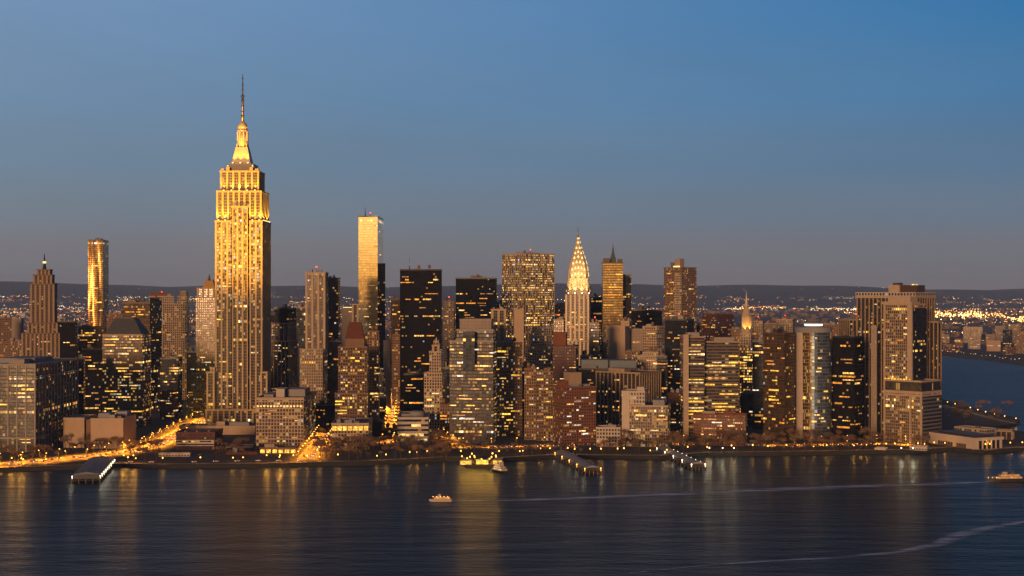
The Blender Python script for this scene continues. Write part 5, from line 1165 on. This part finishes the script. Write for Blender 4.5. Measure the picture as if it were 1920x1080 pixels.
def boat(name, label, cat, loc, rz, L, W, lit, decks=2, hullm='black', lamps=8):
    o = empty(name, (loc[0], loc[1], 0), label, cat, rz=rz)
    m = M(); ks = [(-.5, .8), (-.2, 1.0), (.2, .95), (.38, .6), (.5, .04)]; lo_, hi = [], []
    for x, w in ks: lo_.append((x * L * .95, w * W * .42)); hi.append((x * L, w * W * .5))
    H = L * .07 + .6
    for (a, b_), (c, d) in zip(zip(lo_, hi), zip(lo_[1:], hi[1:])):
        for s_ in (-1, 1): m.face([(a[0], s_ * a[1], -.4), (c[0], s_ * c[1], -.4), (d[0], s_ * d[1], H), (b_[0], s_ * b_[1], H)][::-s_])
    m.face([(x, -w, H) for x, w in hi] + [(x, w, H) for x, w in reversed(hi)]); m.face([(hi[0][0], -hi[0][1], H), (hi[0][0], hi[0][1], H), (lo_[0][0], lo_[0][1], -.4), (lo_[0][0], -lo_[0][1], -.4)]); m.build('hull', MAT[hullm], o)
    z = H
    for k in range(decks):
        x0, x1, w = -L * (.42 - .06 * k), L * (.28 - .1 * k), W * (.36 - .05 * k); h = max(1.9, L * .05)
        m = M(); m.box(x0, x1, -w, w, z, z + h); dk = m.build('cabin_deck', MAT['white_stone'], o)
        nw = 6
        for i in range(nw):
            for s_ in (-1, 1):
                a0 = x0 + (x1 - x0) * (i + .15) / nw; a1 = x0 + (x1 - x0) * (i + .85) / nw
                m = M(); m.box(a0, a1, s_ * w - .06, s_ * w + .06, z + h * .35, z + h * .8); m.build('window', MAT[lit], dk)
        z += h
    m = M(); m.box(-L * .02, L * .1, -W * .18, W * .18, z, z + 2.2); m.build('wheelhouse', MAT['white_stone'], o)
    m = M(); m.tube((-L * .1, 0, z), (-L * .1, 0, z + 5), .12, .06, 6); m.build('mast', MAT['darkmetal'], o)
    m = M(); m.tube((-L * .22, 0, z), (-L * .23, 0, z + 2.4), .8, .7, 10); m.build('funnel', MAT['darkmetal'], o)
    return o
a = gp(939, 886, 0); boat('moored_ferry', 'grey-white ferry moored beside the yellow ferry landing', 'ferry', a, R(-60), 24, 9, 'lit_pale', 3)
a = gp(826, 940, 0); bo = boat('river_boat', 'small boat with orange-lit cabin crossing the middle of the river', 'boat', a, R(180), 19, 5.5, 'lit_amber', 1, 'white_stone')
a2 = gp(1886, 903, 0); bo2 = boat('passenger_ferry', 'long passenger ferry with rows of orange lights at the right edge', 'ferry', a2, R(187), 34, 8, 'lit_amber', 2, 'darkmetal')
for bb, n_, L_ in ((bo, 5, 12), (bo2, 10, 36)):
    for k in range(n_):
        m = M(); m.lathe(-L_ / 2 + L_ * k / (n_ - 1), 2.6, [(.1, 4.0), (.25, 4.1), (.25, 4.4), (.1, 4.5)], 8); m.build('deck_light', MAT['lamp_sodium'], bb)
n = N('wake_foam'); uvn = n.new('ShaderNodeUVMap').outputs[0]; X, Y, _z = n.sep(uvn); f = n.noise(n.scale(n.pos(), (.02, .12, 0)), 1.0, 5.0, .65)
edge = n.math('MULTIPLY', n.math('MULTIPLY', Y, n.math('SUBTRACT', 1.0, Y)), 4.0)
al = n.math('MULTIPLY', n.math('ADD', n.math('MULTIPLY', n.math('SUBTRACT', f, .40), 3.4, clamp=True), .16), n.math('MULTIPLY', edge, .95), clamp=True)
n.bsdf(Base_Color=(.72, .78, .84), Roughness=.6, Alpha=al); MAT['foam'] = n.done()
def wake(pts, ws): 
    P = [gp(x, y, 0) for x, y in pts]; strip('boat_wake', [(p.x, p.y) for p in P], ws, .06, MAT['foam'], kind='stuff')
wake([(808, 940), (834, 939.5), (900, 939), (1000, 937), (1080, 934), (1250, 927), (1420, 919), (1600, 912), (1760, 907), (1860, 903)], [3, 7, 10, 13, 16, 22, 24, 22, 18, 8])
wake([(1180, 1075), (1300, 1062), (1420, 1053), (1560, 1046), (1680, 1036), (1760, 1020), (1800, 1002), (1860, 988), (1960, 972)], [1.5, 3, 5, 7, 10, 15, 18, 13, 9])
m = M(); P = [gp(x, y) for x, y in [(1768, 760), (1800, 768), (1850, 782), (1890, 791), (1906, 794)]]
strip('peninsula_path', [(p.x, p.y) for p in P], 7, GZ + .02, MAT['prom'])
lk = lamp_proto('peninsula_lamp', 'small lamp on the dark wooded point behind the museum', 'lamps on the wooded point', 5, 'lamp_sodium', 0, 1200)
for k, (p, a) in enumerate(along([(q.x, q.y) for q in P], 34, 5, 6)): place(lk, p, 0)

# ------------------------------------------------------------------ dusk haze over the whole place
m = M(); m.box(-15900, 15900, -7700, 24900, -3, 470)
n = N('haze_air'); pv = n.new('ShaderNodeVolumePrincipled'); pv.inputs['Color'].default_value = (.40, .60, 1.0, 1); pv.inputs['Density'].default_value = 3.0e-5; pv.inputs['Anisotropy'].default_value = 0.0
n.t.links.new(pv.outputs[0], n.out.inputs['Volume']); hz = m.build('haze', n.m); tag(hz, kind='stuff'); hz.display_type = 'WIRE'
